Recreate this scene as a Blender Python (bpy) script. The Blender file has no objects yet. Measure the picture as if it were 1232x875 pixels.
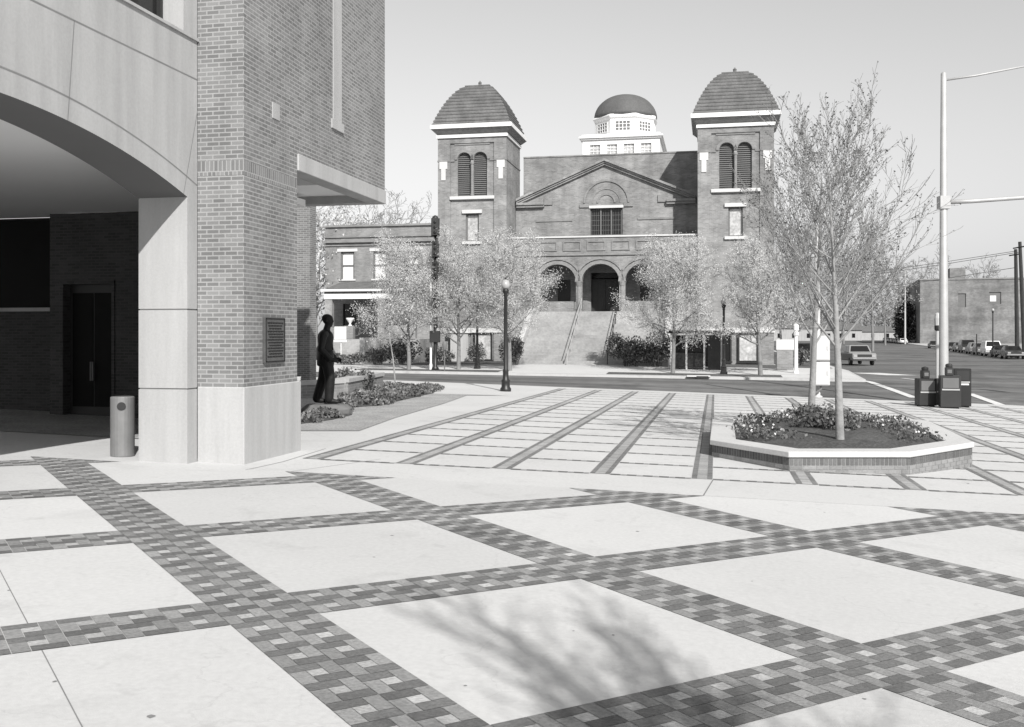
import bpy, bmesh, math, random
from mathutils import Matrix, Vector
R = math.radians
random.seed(7)
scene = bpy.context.scene
COL = scene.collection
CZ, F = 1.884, 1192.0

# ------------------------------------------------------------------ helpers
def tag(o, label=None, cat=None, group=None, kind=None):
    if label: o['label'] = label
    if cat: o['category'] = cat
    if group: o['group'] = group
    if kind: o['kind'] = kind
    return o

def empty(name, loc=(0, 0, 0), rz=0.0):
    o = bpy.data.objects.new(name, None)
    COL.objects.link(o)
    o.location = loc
    o.rotation_euler = (0, 0, rz)
    o.empty_display_size = 0.3
    return o

class MB:
    """collects faces and links them as one mesh object"""
    def __init__(self):
        self.v = []; self.f = []; self.m = []; self.t = []
        self.tf = None
    def add(self, vs, fs, mi=0, tone=1.0):
        b = len(self.v)
        if self.tf is not None:
            vs = [tuple(self.tf @ Vector(p)) for p in vs]
        self.v += [tuple(p) for p in vs]
        for f in fs:
            self.f.append(tuple(i + b for i in f)); self.m.append(mi); self.t.append(tone)
    def quad(self, a, b, c, d, mi=0, tone=1.0):
        self.add([a, b, c, d], [(0, 1, 2, 3)], mi, tone)
    def box(self, x0, x1, y0, y1, z0, z1, mi=0, tone=1.0):
        vs = [(x0, y0, z0), (x1, y0, z0), (x1, y1, z0), (x0, y1, z0), (x0, y0, z1), (x1, y0, z1), (x1, y1, z1), (x0, y1, z1)]
        self.add(vs, [(0, 3, 2, 1), (4, 5, 6, 7), (0, 1, 5, 4), (1, 2, 6, 5), (2, 3, 7, 6), (3, 0, 4, 7)], mi, tone)
    def prism(self, poly, z0, z1, mi=0, tone=1.0):
        n = len(poly)
        vs = [(x, y, z0) for x, y in poly] + [(x, y, z1) for x, y in poly]
        fs = [tuple(range(n - 1, -1, -1)), tuple(range(n, 2 * n))]
        fs += [(i, (i + 1) % n, n + (i + 1) % n, n + i) for i in range(n)]
        self.add(vs, fs, mi, tone)
    def extr(self, prof, x0, x1, mi=0, tone=1.0):
        """profile of (y, z) points extruded along x"""
        n = len(prof)
        vs = [(x0, y, z) for y, z in prof] + [(x1, y, z) for y, z in prof]
        fs = [tuple(range(n - 1, -1, -1)), tuple(range(n, 2 * n))]
        fs += [(i, (i + 1) % n, n + (i + 1) % n, n + i) for i in range(n)]
        self.add(vs, fs, mi, tone)
    def tube(self, pts, rad, n=6, mi=0, cap=True, tone=1.0):
        pts = [Vector(p) for p in pts]
        if not hasattr(rad, '__len__'): rad = [rad] * len(pts)
        vs = []; prev = None
        for i, p in enumerate(pts):
            d = (pts[min(i + 1, len(pts) - 1)] - pts[max(i - 1, 0)])
            if d.length < 1e-9: d = Vector((0, 0, 1))
            d.normalize()
            if prev is None:
                a = d.cross(Vector((0.31, 0.95, 0.05)))
                if a.length < 1e-3: a = d.cross(Vector((1, 0, 0)))
            else:
                a = prev - d * prev.dot(d)
                if a.length < 1e-4: a = d.cross(Vector((0.31, 0.95, 0.05)))
            a.normalize(); prev = a; b = d.cross(a)
            for k in range(n):
                t = 2 * math.pi * k / n
                vs.append(tuple(p + (a * math.cos(t) + b * math.sin(t)) * rad[i]))
        fs = []
        for i in range(len(pts) - 1):
            for k in range(n):
                fs.append((i * n + k, i * n + (k + 1) % n, (i + 1) * n + (k + 1) % n, (i + 1) * n + k))
        if cap:
            fs.append(tuple(range(n - 1, -1, -1))); fs.append(tuple(range((len(pts) - 1) * n, len(pts) * n)))
        self.add(vs, fs, mi, tone)
    def lathe(self, prof, c=(0, 0, 0), n=16, mi=0, tone=1.0, rot=0.0, sx=1.0, sy=1.0):
        """profile of (r, z)"""
        vs = []
        for r, z in prof:
            for k in range(n):
                t = 2 * math.pi * k / n + rot
                vs.append((c[0] + sx * r * math.cos(t), c[1] + sy * r * math.sin(t), c[2] + z))
        fs = []
        for i in range(len(prof) - 1):
            for k in range(n):
                fs.append((i * n + k, i * n + (k + 1) % n, (i + 1) * n + (k + 1) % n, (i + 1) * n + k))
        fs.append(tuple(range(n - 1, -1, -1))); fs.append(tuple(range((len(prof) - 1) * n, len(prof) * n)))
        self.add(vs, fs, mi, tone)
    def ball(self, c, rx, ry, rz, n=12, mi=0, rot=None):
        vs = []; m = n // 2
        for i in range(m + 1):
            p = math.pi * i / m
            for k in range(n):
                t = 2 * math.pi * k / n
                q = Vector((rx * math.sin(p) * math.cos(t), ry * math.sin(p) * math.sin(t), rz * math.cos(p)))
                if rot is not None: q = rot @ q
                vs.append((c[0] + q.x, c[1] + q.y, c[2] + q.z))
        fs = [(i * n + k, (i + 1) * n + k, (i + 1) * n + (k + 1) % n, i * n + (k + 1) % n) for i in range(m) for k in range(n)]
        self.add(vs, fs, mi)
    def leaf(self, c, s, mi=0, tone=1.0, up=0.0, asp=0.6):
        d = Vector((random.gauss(0, 1), random.gauss(0, 1), random.gauss(0, 1) + up)).normalized()
        e = d.cross(Vector((random.gauss(0, 1), random.gauss(0, 1), random.gauss(0, 1))))
        if e.length < 1e-3: e = d.orthogonal()
        e.normalize(); e *= s * asp * .5; d *= s * .5
        c = Vector(c)
        self.quad(c - d, c + e * 1.1, c + d, c - e, mi, tone)
    def build(self, name, mats, parent=None, smooth=False, loc=None, rz=None, bevel=0.0, merge=False):
        me = bpy.data.meshes.new(name)
        me.from_pydata(self.v, [], self.f)
        if not isinstance(mats, (list, tuple)): mats = [mats]
        for m in mats: me.materials.append(m)
        me.polygons.foreach_set('material_index', self.m)
        a = me.attributes.new('tone', 'FLOAT', 'FACE')
        a.data.foreach_set('value', self.t)
        if smooth: me.polygons.foreach_set('use_smooth', [True] * len(self.f))
        if merge:
            bm = bmesh.new(); bm.from_mesh(me)
            bmesh.ops.remove_doubles(bm, verts=bm.verts, dist=1e-4)
            bmesh.ops.recalc_face_normals(bm, faces=bm.faces)
            bm.to_mesh(me); bm.free()
        me.update()
        o = bpy.data.objects.new(name, me)
        COL.objects.link(o)
        if parent is not None: o.parent = parent
        if loc is not None: o.location = loc
        if rz is not None: o.rotation_euler = (0, 0, rz)
        if bevel:
            b = o.modifiers.new('bevel', 'BEVEL'); b.width = bevel; b.segments = 1; b.limit_method = 'ANGLE'
        return o

def copy_tree(o, parent=None):
    c = o.copy(); COL.objects.link(c)
    if parent is not None: c.parent = parent
    for ch in list(o.children): copy_tree(ch, c)
    return c

# ------------------------------------------------------------------ frames and ground
CO = (4.56, 60.1); CA = R(11.5)          # church frame: u along the front, v into depth
def c2w(u, v):
    return (CO[0] + u * math.cos(CA) + v * math.sin(CA), CO[1] - u * math.sin(CA) + v * math.cos(CA))
def w2c(x, y):
    x -= CO[0]; y -= CO[1]
    return (x * math.cos(CA) - y * math.sin(CA), x * math.sin(CA) + y * math.cos(CA))
BO = (-3.8, 14.03); BA = R(12)           # corner building frame
def b2w(u, v):
    return (BO[0] + u * math.cos(BA) + v * math.sin(BA), BO[1] - u * math.sin(BA) + v * math.cos(BA))
def plane(x, y):
    return -.0306 * min(x, 22) - .0057 * y
def zn(u):
    return plane(*c2w(u, -19.5)) - .13
def zf(u):
    z = -.38 - .01 * max(-25, min(u, 15))
    if u > 15: z = -.53 - .22 * min(1, (u - 15) / 10)
    return z
def zroad(u, v):
    if v <= -7.5:
        t = max(0, min(1, (v + 19.5) / 12)); return zn(u) * (1 - t) + zf(u) * t
    t = min(1, (v + 7.5) / 40); return zf(u) * (1 - t) - .75 * t
def zlot(u, v):
    t = max(0, min(1, (v + 7.5) / 6.5)); return (zf(u) + .13) * (1 - t) + (-.012 * max(u, 0)) * t
def GZ(x, y):
    u, v = w2c(x, y)
    if v < -19.5: return plane(x, y)
    if v > -7.5 and u < 15: return zlot(u, v)
    return zroad(u, v)
def at(px, py, Y):
    return ((px - 616) / F * Y, Y, CZ - (py - 402) / F * Y)
def gp(px, py):
    a = (px - 616) / F; b = (402 - py) / F
    Y = -CZ / (b + .0306 * a + .0057); return (a * Y, Y)

# ------------------------------------------------------------------ materials
def newmat(name):
    m = bpy.data.materials.new(name); m.use_nodes = True
    nt = m.node_tree
    return m, nt, nt.nodes['Principled BSDF']
def L(nt, a, b): nt.links.new(a, b)
def g3(v): return (v, v, v, 1)

def plain(name, val, rough=.6, noise=0.12, scale=3.0, bump=0.0, bscale=40.0, tone=False, metal=0.0, spec=.5, fine=0.0, fscale=60.0):
    m, nt, p = newmat(name)
    p.inputs['Roughness'].default_value = rough
    p.inputs['Metallic'].default_value = metal
    p.inputs['Specular IOR Level'].default_value = spec
    tc = nt.nodes.new('ShaderNodeTexCoord')
    nz = nt.nodes.new('ShaderNodeTexNoise'); nz.inputs['Scale'].default_value = scale; nz.inputs['Detail'].default_value = 6
    L(nt, tc.outputs['Object'], nz.inputs['Vector'])
    mr = nt.nodes.new('ShaderNodeMapRange')
    mr.inputs['From Min'].default_value = .25; mr.inputs['From Max'].default_value = .75
    mr.inputs['To Min'].default_value = val * (1 - noise); mr.inputs['To Max'].default_value = val * (1 + noise)
    L(nt, nz.outputs['Fac'], mr.inputs['Value'])
    out = mr.outputs['Result']
    if fine:
        n2 = nt.nodes.new('ShaderNodeTexNoise'); n2.inputs['Scale'].default_value = fscale; n2.inputs['Detail'].default_value = 4
        L(nt, tc.outputs['Object'], n2.inputs['Vector'])
        m2 = nt.nodes.new('ShaderNodeMapRange'); m2.inputs['From Min'].default_value = .3; m2.inputs['From Max'].default_value = .7
        m2.inputs['To Min'].default_value = 1 - fine; m2.inputs['To Max'].default_value = 1 + fine
        L(nt, n2.outputs['Fac'], m2.inputs['Value'])
        mu = nt.nodes.new('ShaderNodeMath'); mu.operation = 'MULTIPLY'
        L(nt, out, mu.inputs[0]); L(nt, m2.outputs['Result'], mu.inputs[1]); out = mu.outputs[0]
    if tone:
        at_ = nt.nodes.new('ShaderNodeAttribute'); at_.attribute_name = 'tone'
        mu = nt.nodes.new('ShaderNodeMath'); mu.operation = 'MULTIPLY'
        L(nt, out, mu.inputs[0]); L(nt, at_.outputs['Fac'], mu.inputs[1]); out = mu.outputs[0]
    L(nt, out, p.inputs['Base Color'])
    if bump:
        nb = nt.nodes.new('ShaderNodeTexNoise'); nb.inputs['Scale'].default_value = bscale; nb.inputs['Detail'].default_value = 5
        L(nt, tc.outputs['Object'], nb.inputs['Vector'])
        bu = nt.nodes.new('ShaderNodeBump'); bu.inputs['Strength'].default_value = bump; bu.inputs['Distance'].default_value = .02
        L(nt, nb.outputs['Fac'], bu.inputs['Height']); L(nt, bu.outputs['Normal'], p.inputs['Normal'])
    return m

def brick(name, c1, c2, mortar, bw=.19, bh=.0625, ms=.010, stain=.15, rough=.85, bump=.5):
    """bricks mapped on whichever side wall the face belongs to (object space)"""
    m, nt, p = newmat(name)
    p.inputs['Roughness'].default_value = rough
    p.inputs['Specular IOR Level'].default_value = .2
    tc = nt.nodes.new('ShaderNodeTexCoord')
    sx = nt.nodes.new('ShaderNodeSeparateXYZ'); L(nt, tc.outputs['Object'], sx.inputs[0])
    sn = nt.nodes.new('ShaderNodeSeparateXYZ'); L(nt, tc.outputs['Normal'], sn.inputs[0])
    ab = nt.nodes.new('ShaderNodeMath'); ab.operation = 'ABSOLUTE'; L(nt, sn.outputs['X'], ab.inputs[0])
    gt = nt.nodes.new('ShaderNodeMath'); gt.operation = 'GREATER_THAN'; gt.inputs[1].default_value = .7; L(nt, ab.outputs[0], gt.inputs[0])
    mx = nt.nodes.new('ShaderNodeMix'); mx.data_type = 'FLOAT'
    L(nt, gt.outputs[0], mx.inputs[0]); L(nt, sx.outputs['X'], mx.inputs[2]); L(nt, sx.outputs['Y'], mx.inputs[3])
    cb = nt.nodes.new('ShaderNodeCombineXYZ'); L(nt, mx.outputs[0], cb.inputs[0]); L(nt, sx.outputs['Z'], cb.inputs[1])
    br = nt.nodes.new('ShaderNodeTexBrick')
    br.inputs['Color1'].default_value = g3(c1); br.inputs['Color2'].default_value = g3(c2); br.inputs['Mortar'].default_value = g3(mortar)
    br.inputs['Scale'].default_value = 1; br.inputs['Mortar Size'].default_value = ms; br.inputs['Mortar Smooth'].default_value = .3
    br.inputs['Brick Width'].default_value = bw; br.inputs['Row Height'].default_value = bh
    br.inputs['Bias'].default_value = 0
    L(nt, cb.outputs[0], br.inputs['Vector'])
    nz = nt.nodes.new('ShaderNodeTexNoise'); nz.inputs['Scale'].default_value = .9; nz.inputs['Detail'].default_value = 7; nz.inputs['Roughness'].default_value = .65
    L(nt, tc.outputs['Object'], nz.inputs['Vector'])
    mr = nt.nodes.new('ShaderNodeMapRange'); mr.inputs['From Min'].default_value = .3; mr.inputs['From Max'].default_value = .7
    mr.inputs['To Min'].default_value = 1 - stain; mr.inputs['To Max'].default_value = 1 + stain
    L(nt, nz.outputs['Fac'], mr.inputs['Value'])
    mu = nt.nodes.new('ShaderNodeMix'); mu.data_type = 'RGBA'; mu.blend_type = 'MULTIPLY'; mu.inputs[0].default_value = 1
    L(nt, br.outputs['Color'], mu.inputs[6]); L(nt, mr.outputs['Result'], mu.inputs[7])
    L(nt, mu.outputs[2], p.inputs['Base Color'])
    bu = nt.nodes.new('ShaderNodeBump'); bu.inputs['Strength'].default_value = bump; bu.inputs['Distance'].default_value = .006; bu.invert = True
    L(nt, br.outputs['Fac'], bu.inputs['Height']); L(nt, bu.outputs['Normal'], p.inputs['Normal'])
    return m

def glass(name, val, rough=.08, spec=.6):
    m, nt, p = newmat(name)
    p.inputs['Base Color'].default_value = g3(val); p.inputs['Roughness'].default_value = rough
    p.inputs['Specular IOR Level'].default_value = spec
    return m

def leafmat(name, val, rough=.7, trans=.45):
    m, nt, p = newmat(name)
    at_ = nt.nodes.new('ShaderNodeAttribute'); at_.attribute_name = 'tone'
    mu = nt.nodes.new('ShaderNodeMath'); mu.operation = 'MULTIPLY'; mu.inputs[1].default_value = val
    L(nt, at_.outputs['Fac'], mu.inputs[0]); L(nt, mu.outputs[0], p.inputs['Base Color'])
    p.inputs['Roughness'].default_value = rough; p.inputs['Specular IOR Level'].default_value = .2
    if trans:
        tr = nt.nodes.new('ShaderNodeBsdfTranslucent'); L(nt, mu.outputs[0], tr.inputs['Color'])
        ms = nt.nodes.new('ShaderNodeMixShader'); ms.inputs[0].default_value = trans
        L(nt, p.outputs[0], ms.inputs[1]); L(nt, tr.outputs[0], ms.inputs[2])
        L(nt, ms.outputs[0], nt.nodes['Material Output'].inputs['Surface'])
    return m

M = {}
def slab(name, val):
    m = plain(name, val, .9, .06, .35, .12, 90, tone=True, fine=.05, fscale=25, spec=.2)
    nt = m.node_tree; p = nt.nodes['Principled BSDF']; src = p.inputs['Base Color'].links[0].from_socket
    tc = nt.nodes.new('ShaderNodeTexCoord')
    out = src
    for sc_, lo, hi, to, ax in ((1.3, .56, .72, .90, 1), (3.4, .62, .70, .91, 1), (14, .70, .76, .82, 1), (55, .70, .78, .80, 1)):
        n = nt.nodes.new('ShaderNodeTexNoise'); n.inputs['Scale'].default_value = sc_; n.inputs['Detail'].default_value = 5; n.inputs['Roughness'].default_value = .6
        n.inputs['Distortion'].default_value = .4
        L(nt, tc.outputs['Object'], n.inputs['Vector'])
        r = nt.nodes.new('ShaderNodeMapRange'); r.inputs['From Min'].default_value = lo; r.inputs['From Max'].default_value = hi
        r.inputs['To Min'].default_value = 1; r.inputs['To Max'].default_value = to
        L(nt, n.outputs['Fac'], r.inputs['Value'])
        mu = nt.nodes.new('ShaderNodeMath'); mu.operation = 'MULTIPLY'; L(nt, out, mu.inputs[0]); L(nt, r.outputs['Result'], mu.inputs[1]); out = mu.outputs[0]
    # hairline cracks
    vo = nt.nodes.new('ShaderNodeTexVoronoi'); vo.feature = 'DISTANCE_TO_EDGE'; vo.inputs['Scale'].default_value = .33
    nn = nt.nodes.new('ShaderNodeTexNoise'); nn.inputs['Scale'].default_value = 1.6; nn.inputs['Detail'].default_value = 6
    L(nt, tc.outputs['Object'], nn.inputs['Vector'])
    mxv = nt.nodes.new('ShaderNodeMix'); mxv.data_type = 'RGBA'; mxv.blend_type = 'LINEAR_LIGHT'; mxv.inputs[0].default_value = .35
    L(nt, tc.outputs['Object'], mxv.inputs[6]); L(nt, nn.outputs['Color'], mxv.inputs[7]); L(nt, mxv.outputs[2], vo.inputs['Vector'])
    r = nt.nodes.new('ShaderNodeMapRange'); r.inputs['From Min'].default_value = .0; r.inputs['From Max'].default_value = .0022
    r.inputs['To Min'].default_value = .91; r.inputs['To Max'].default_value = 1
    L(nt, vo.outputs['Distance'], r.inputs['Value'])
    mu = nt.nodes.new('ShaderNodeMath'); mu.operation = 'MULTIPLY'; L(nt, out, mu.inputs[0]); L(nt, r.outputs['Result'], mu.inputs[1]); out = mu.outputs[0]
    L(nt, out, p.inputs['Base Color'])
    return m
M['concrete'] = slab('plaza_concrete', .53)
M['joint'] = plain('joint_sealant', .20, .9, .1)
M['paver'] = plain('clay_paver', .55, .85, .20, .9, .3, 60, tone=True, fine=.18, fscale=40, spec=.25)
M['asphalt'] = plain('asphalt', .135, .9, .22, .12, .3, 120, fine=.16, fscale=1.5, spec=.25)
M['kerb'] = plain('kerb_concrete', .44, .9, .10, 1.2, spec=.2)
M['paint'] = plain('road_paint', .62, .8, .15, 2.0, fine=.15, fscale=12, spec=.2)
M['earth'] = plain('ground_earth', .16, .95, .3, .08)
M['gravel'] = plain('dormant_grass', .33, .95, .18, 1.2, .6, 45, fine=.30, fscale=22, spec=.1)
M['soil'] = plain('soil', .09, .95, .3, 2.0, .8, 30, fine=.4, fscale=20, spec=.1)
M['verge'] = plain('verge_grass', .11, .95, .3, 1.0, .6, 25, fine=.4, fscale=8, spec=.1)
M['pbrick'] = brick('corner_building_brick', .145, .225, .31, stain=.12, bump=.35)
M['soldier'] = brick('soldier_course_brick', .15, .23, .31, bw=.0655, bh=.20, ms=.010, stain=.08)
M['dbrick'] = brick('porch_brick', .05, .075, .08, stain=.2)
M['precast'] = plain('precast_concrete', .385, .85, .05, .7, .12, 70, fine=.04, fscale=30, spec=.2)
M['precast2'] = plain('precast_base', .40, .85, .04, .7, .1, 70, fine=.04, fscale=30, spec=.2)
M['plaster'] = plain('ceiling_plaster', .82, .9, .03, .5)
M['dark'] = plain('dark_paint', .02, .5, .2, 1.0)
M['black'] = plain('black_iron', .018, .45, .2, 4.0)
M['bronze'] = plain('dark_bronze', .012, .55, .3, 5.0, metal=0.0, bump=.2, bscale=25, spec=.25)
M['plaque'] = plain('plaque_bronze', .075, .5, .2, 8.0, bump=.15)
M['metalcan'] = plain('brushed_metal', .20, .5, .12, 6.0, metal=.2)
M['cbrick'] = brick('church_brick', .195, .275, .285, bw=.24, bh=.085, ms=.010, stain=.20, bump=.15)
M['cbrick2'] = brick('church_moulded_brick', .19, .24, .24, bw=.24, bh=.085, ms=.010, stain=.2, bump=.15)
M['cstone'] = plain('limestone_trim', .55, .8, .08, 1.0)
M['stair'] = plain('granite_steps', .31, .9, .10, .8, fine=.12, fscale=6)
M['white'] = plain('white_paint', .75, .6, .04, 1.0)
M['tile'] = plain('roof_tile', .125, .8, .18, 1.5, fine=.18, fscale=9)
M['dome'] = plain('dome_slate', .10, .75, .14, 1.0, fine=.12, fscale=8)
M['louver'] = plain('louver_slats', .14, .7, .12, 1.5)
M['glassd'] = glass('dark_glass', .015, .12, .35)
M['pglass'] = glass('porch_glass', .008, .5, .1)
M['glassw'] = plain('pale_glass', .42, .25, .35, 2.2, fine=.25, fscale=6)
M['door'] = plain('dark_wood', .025, .5, .2, 2.0)
M['abrick'] = brick('annex_brick', .20, .27, .28, bw=.24, bh=.085, ms=.010, stain=.18)
M['rbrick'] = brick('warehouse_brick', .18, .23, .23, bw=.4, bh=.14, ms=.012, stain=.22)
M['bark'] = plain('tree_bark', .26, .9, .25, 6.0, bump=.5, bscale=25)
M['barkd'] = plain('dark_bark', .09, .9, .25, 6.0)
M['barkp'] = plain('pale_twigs', .20, .9, .2, 6.0)
M['bloss'] = leafmat('pale_blossom', .74)
M['bud'] = leafmat('leaf_buds', .13)
M['ever'] = leafmat('evergreen_leaves', .15, trans=.25)
M['ivy'] = leafmat('ground_cover_leaves', .13, trans=.15)
M['pansy'] = leafmat('pansy_flowers', .75, trans=.2)
M['galv'] = plain('galvanised_steel', .40, .5, .10, 3.0, metal=.15)
M['pole'] = plain('painted_pole', .45, .5, .08, 2.0)
M['globe'] = plain('white_globe', .36, .3, .03, 3.0)
M['sign'] = plain('white_sign', .66, .5, .03, 1.0)
M['wood'] = plain('creosote_wood', .035, .9, .25, 3.0)
M['rock'] = plain('rock', .13, .9, .25, 3.0, bump=.6, bscale=8)
M['nbox'] = plain('newspaper_box_paint', .018, .45, .12, 3.0)
M['nbox2'] = plain('newspaper_box_grey', .030, .45, .12, 3.0)
M['rubber'] = plain('tyre_rubber', .02, .8, .1)
M['chrome'] = plain('chrome', .55, .2, .05, 2.0, metal=.7)

def streak(m, scale, lo, hi, amt, rot=0.0):
    nt = m.node_tree; p = nt.nodes['Principled BSDF']; src = p.inputs['Base Color'].links[0].from_socket
    tc = nt.nodes.new('ShaderNodeTexCoord'); mp = nt.nodes.new('ShaderNodeMapping')
    mp.inputs['Rotation'].default_value = (0, 0, rot); mp.inputs['Scale'].default_value = scale
    if rot:
        mp2 = nt.nodes.new('ShaderNodeMapping'); mp2.inputs['Rotation'].default_value = (0, 0, rot); mp.inputs['Rotation'].default_value = (0, 0, 0)
        L(nt, tc.outputs['Object'], mp2.inputs['Vector']); L(nt, mp2.outputs[0], mp.inputs['Vector'])
    else: L(nt, tc.outputs['Object'], mp.inputs['Vector'])
    n = nt.nodes.new('ShaderNodeTexNoise'); n.inputs['Scale'].default_value = 1; n.inputs['Detail'].default_value = 6; n.inputs['Roughness'].default_value = .6
    L(nt, mp.outputs[0], n.inputs['Vector'])
    r = nt.nodes.new('ShaderNodeMapRange'); r.inputs['From Min'].default_value = lo; r.inputs['From Max'].default_value = hi
    r.inputs['To Min'].default_value = 1 + amt * .4; r.inputs['To Max'].default_value = 1 - amt
    L(nt, n.outputs['Fac'], r.inputs['Value'])
    mu = nt.nodes.new('ShaderNodeMix'); mu.data_type = 'RGBA'; mu.blend_type = 'MULTIPLY'; mu.inputs[0].default_value = 1
    L(nt, src, mu.inputs[6]); L(nt, r.outputs['Result'], mu.inputs[7]); L(nt, mu.outputs[2], p.inputs['Base Color'])
for k_ in ('precast', 'precast2'): streak(M[k_], (3.0, 3.0, .25), .42, .72, .14)
streak(M['cbrick'], (.9, .9, .16), .38, .68, .24); streak(M['cbrick'], (.35, .35, 1.6), .4, .65, .16)
streak(M['abrick'], (.9, .9, .16), .38, .68, .22); streak(M['rbrick'], (.3, .3, .10), .38, .68, .28); streak(M['rbrick'], (.1, .1, .5), .42, .6, .2)
streak(M['pbrick'], (1.2, 1.2, .2), .42, .7, .14); streak(M['tile'], (1.5, 1.5, .4), .4, .7, .25); streak(M['stair'], (.5, .5, .5), .4, .7, .2)
streak(M['asphalt'], (.03, .55, 1), .40, .62, .30, CA); streak(M['asphalt'], (.25, .12, 1), .52, .60, .20, CA); streak(M['kerb'], (1.2, 1.2, 1.2), .5, .7, .25)
# ------------------------------------------------------------------ camera, world, sun
cam = bpy.data.cameras.new('camera'); camo = bpy.data.objects.new('camera', cam); COL.objects.link(camo)
camo.location = (0, 0, CZ); camo.rotation_euler = (R(90), 0, 0)
cam.sensor_width = 36; cam.lens = 36 * F / 1232; cam.shift_y = -(437.5 - 402) / 1232
cam.clip_end = 5000; cam.clip_start = .05
scene.camera = camo
SUN_AZ, SUN_EL = 17.0, 36.0      # sun stands behind the camera, to its right
sd = Vector((math.sin(R(SUN_AZ)) * math.cos(R(SUN_EL)), -math.cos(R(SUN_AZ)) * math.cos(R(SUN_EL)), math.sin(R(SUN_EL))))
sl = bpy.data.lights.new('sun', 'SUN'); sl.energy = 4.6; sl.angle = R(.53); sl.color = (1, .985, .96)
so = bpy.data.objects.new('sun', sl); COL.objects.link(so)
so.rotation_euler = sd.to_track_quat('Z', 'Y').to_euler(); so.location = (20, -40, 40)
w = bpy.data.worlds.new('World'); scene.world = w; w.use_nodes = True
nt = w.node_tree; bg = nt.nodes['Background']
sky = nt.nodes.new('ShaderNodeTexSky'); sky.sky_type = 'NISHITA'; sky.sun_disc = False
sky.sun_elevation = R(SUN_EL); sky.sun_rotation = math.atan2(sd.x, sd.y)
sky.air_density = 3.2; sky.dust_density = .35; sky.ozone_density = 0.0
bw = nt.nodes.new('ShaderNodeRGBToBW'); L(nt, sky.outputs[0], bw.inputs[0]); L(nt, bw.outputs[0], bg.inputs['Color'])
bg.inputs['Strength'].default_value = .092
scene.view_settings.view_transform = 'Standard'; scene.view_settings.look = 'None'
scene.view_settings.exposure = 0.30; scene.view_settings.gamma = 1
scene.view_settings.use_curve_mapping = False

# ------------------------------------------------------------------ ground, roads, pavements
m = MB(); S = 3500; m.quad((-S, -S, -1.35), (S, -S, -1.35), (S, S, -1.35), (-S, S, -1.35))
tag(m.build('ground', M['earth']), kind='structure')

def grid(us, vs, zfun, mb, tone=1.0):
    b = [[None] * len(vs) for _ in us]
    for i in range(len(us) - 1):
        for j in range(len(vs) - 1):
            q = []
            for (a, c) in ((i, j), (i + 1, j), (i + 1, j + 1), (i, j + 1)):
                x, y = c2w(us[a], vs[c]); q.append((x, y, zfun(us[a], vs[c])))
            mb.quad(*q, tone=tone)
m = MB()
us = [-140, -90, -60, -40, -25, -15, -10, -5, 0, 5, 10, 15, 20, 25, 30, 40, 60, 90]
grid(us, [-19.5, -16.5, -13.5, -10.5, -7.5], zroad, m)
grid([15, 17.5, 20, 22.5, 25, 30, 40, 60, 90, 130, 220], [-7.5, 0, 8, 16, 24, 32.5, 60, 120, 200, 300, 500], zroad, m)
tag(m.build('road', M['asphalt']), kind='structure')

# far pavement and church lot (a raised slab with a kerb)
m = MB()
us = [-140, -60, -40, -25, -20, -15, -10, -5, 0, 5, 10, 12, 13.6, 15]
vs = [-7.34, -6.5, -5, -3, -1, 4, 10, 40, 90]
grid(us[:-1] + [14.84], vs, zlot, m)
tag(m.build('pavement', M['concrete']), kind='structure')
m = MB()
for i in range(len(us) - 1):
    a, b = us[i], us[i + 1]
    b2 = min(b, 14.84) if b == 15 else b
    p0, p1, p2, p3 = c2w(a, -7.5), c2w(b, -7.5), c2w(b2, -7.34), c2w(a, -7.34)
    m.quad((*p0, zroad(a, -7.5) - .02), (*p1, zroad(b, -7.5) - .02), (*p1, zf(b) + .13), (*p0, zf(a) + .13))
    m.quad((*p0, zf(a) + .13), (*p1, zf(b) + .13), (*p2, zf(b) + .132), (*p3, zf(a) + .132))
for v0, v1 in ((-7.5, -5), (-5, -3), (-3, -1), (-1, 10), (10, 40), (40, 90)):
    p0, p1, p2, p3 = c2w(15, v0), c2w(15, v1), c2w(14.84, v1), c2w(14.84, v0)
    z0, z1 = zlot(15, v0), zlot(15, v1)
    m.quad((*p0, -1.2), (*p1, -1.2), (*p1, z1), (*p0, z0)); m.quad((*p0, z0), (*p1, z1), (*p2, z1), (*p3, z0))
tag(m.build('kerb', M['kerb']), kind='structure')

# grass verges and beds between kerb and church
m = MB()
def patch(mb, u0, u1, v0, v1, dz=.012, n=6, jit=.0):
    us_ = [u0 + (u1 - u0) * i / n for i in range(n + 1)]
    vs_ = [v0, (v0 + v1) / 2, v1]
    grid(us_, vs_, lambda u, v: zlot(u, v) + dz, mb)
patch(m, -12.2, -4.0, -7.1, -5.7); patch(m, 1.9, 11.0, -7.1, -5.7); patch(m, -30, -19, -7.0, -5.6)
patch(m, -11.4, -4.7, -1.6, 6.4); patch(m, 4.7, 11.6, -1.9, 6.4)
patch(m, 11.5, 14.5, 2, 60); patch(m, -40, -19.5, -1.5, 5)
tag(m.build('grass_verge', M['verge']), 'strips of short dark grass between kerb and church front', 'grass', kind='stuff')

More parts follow.
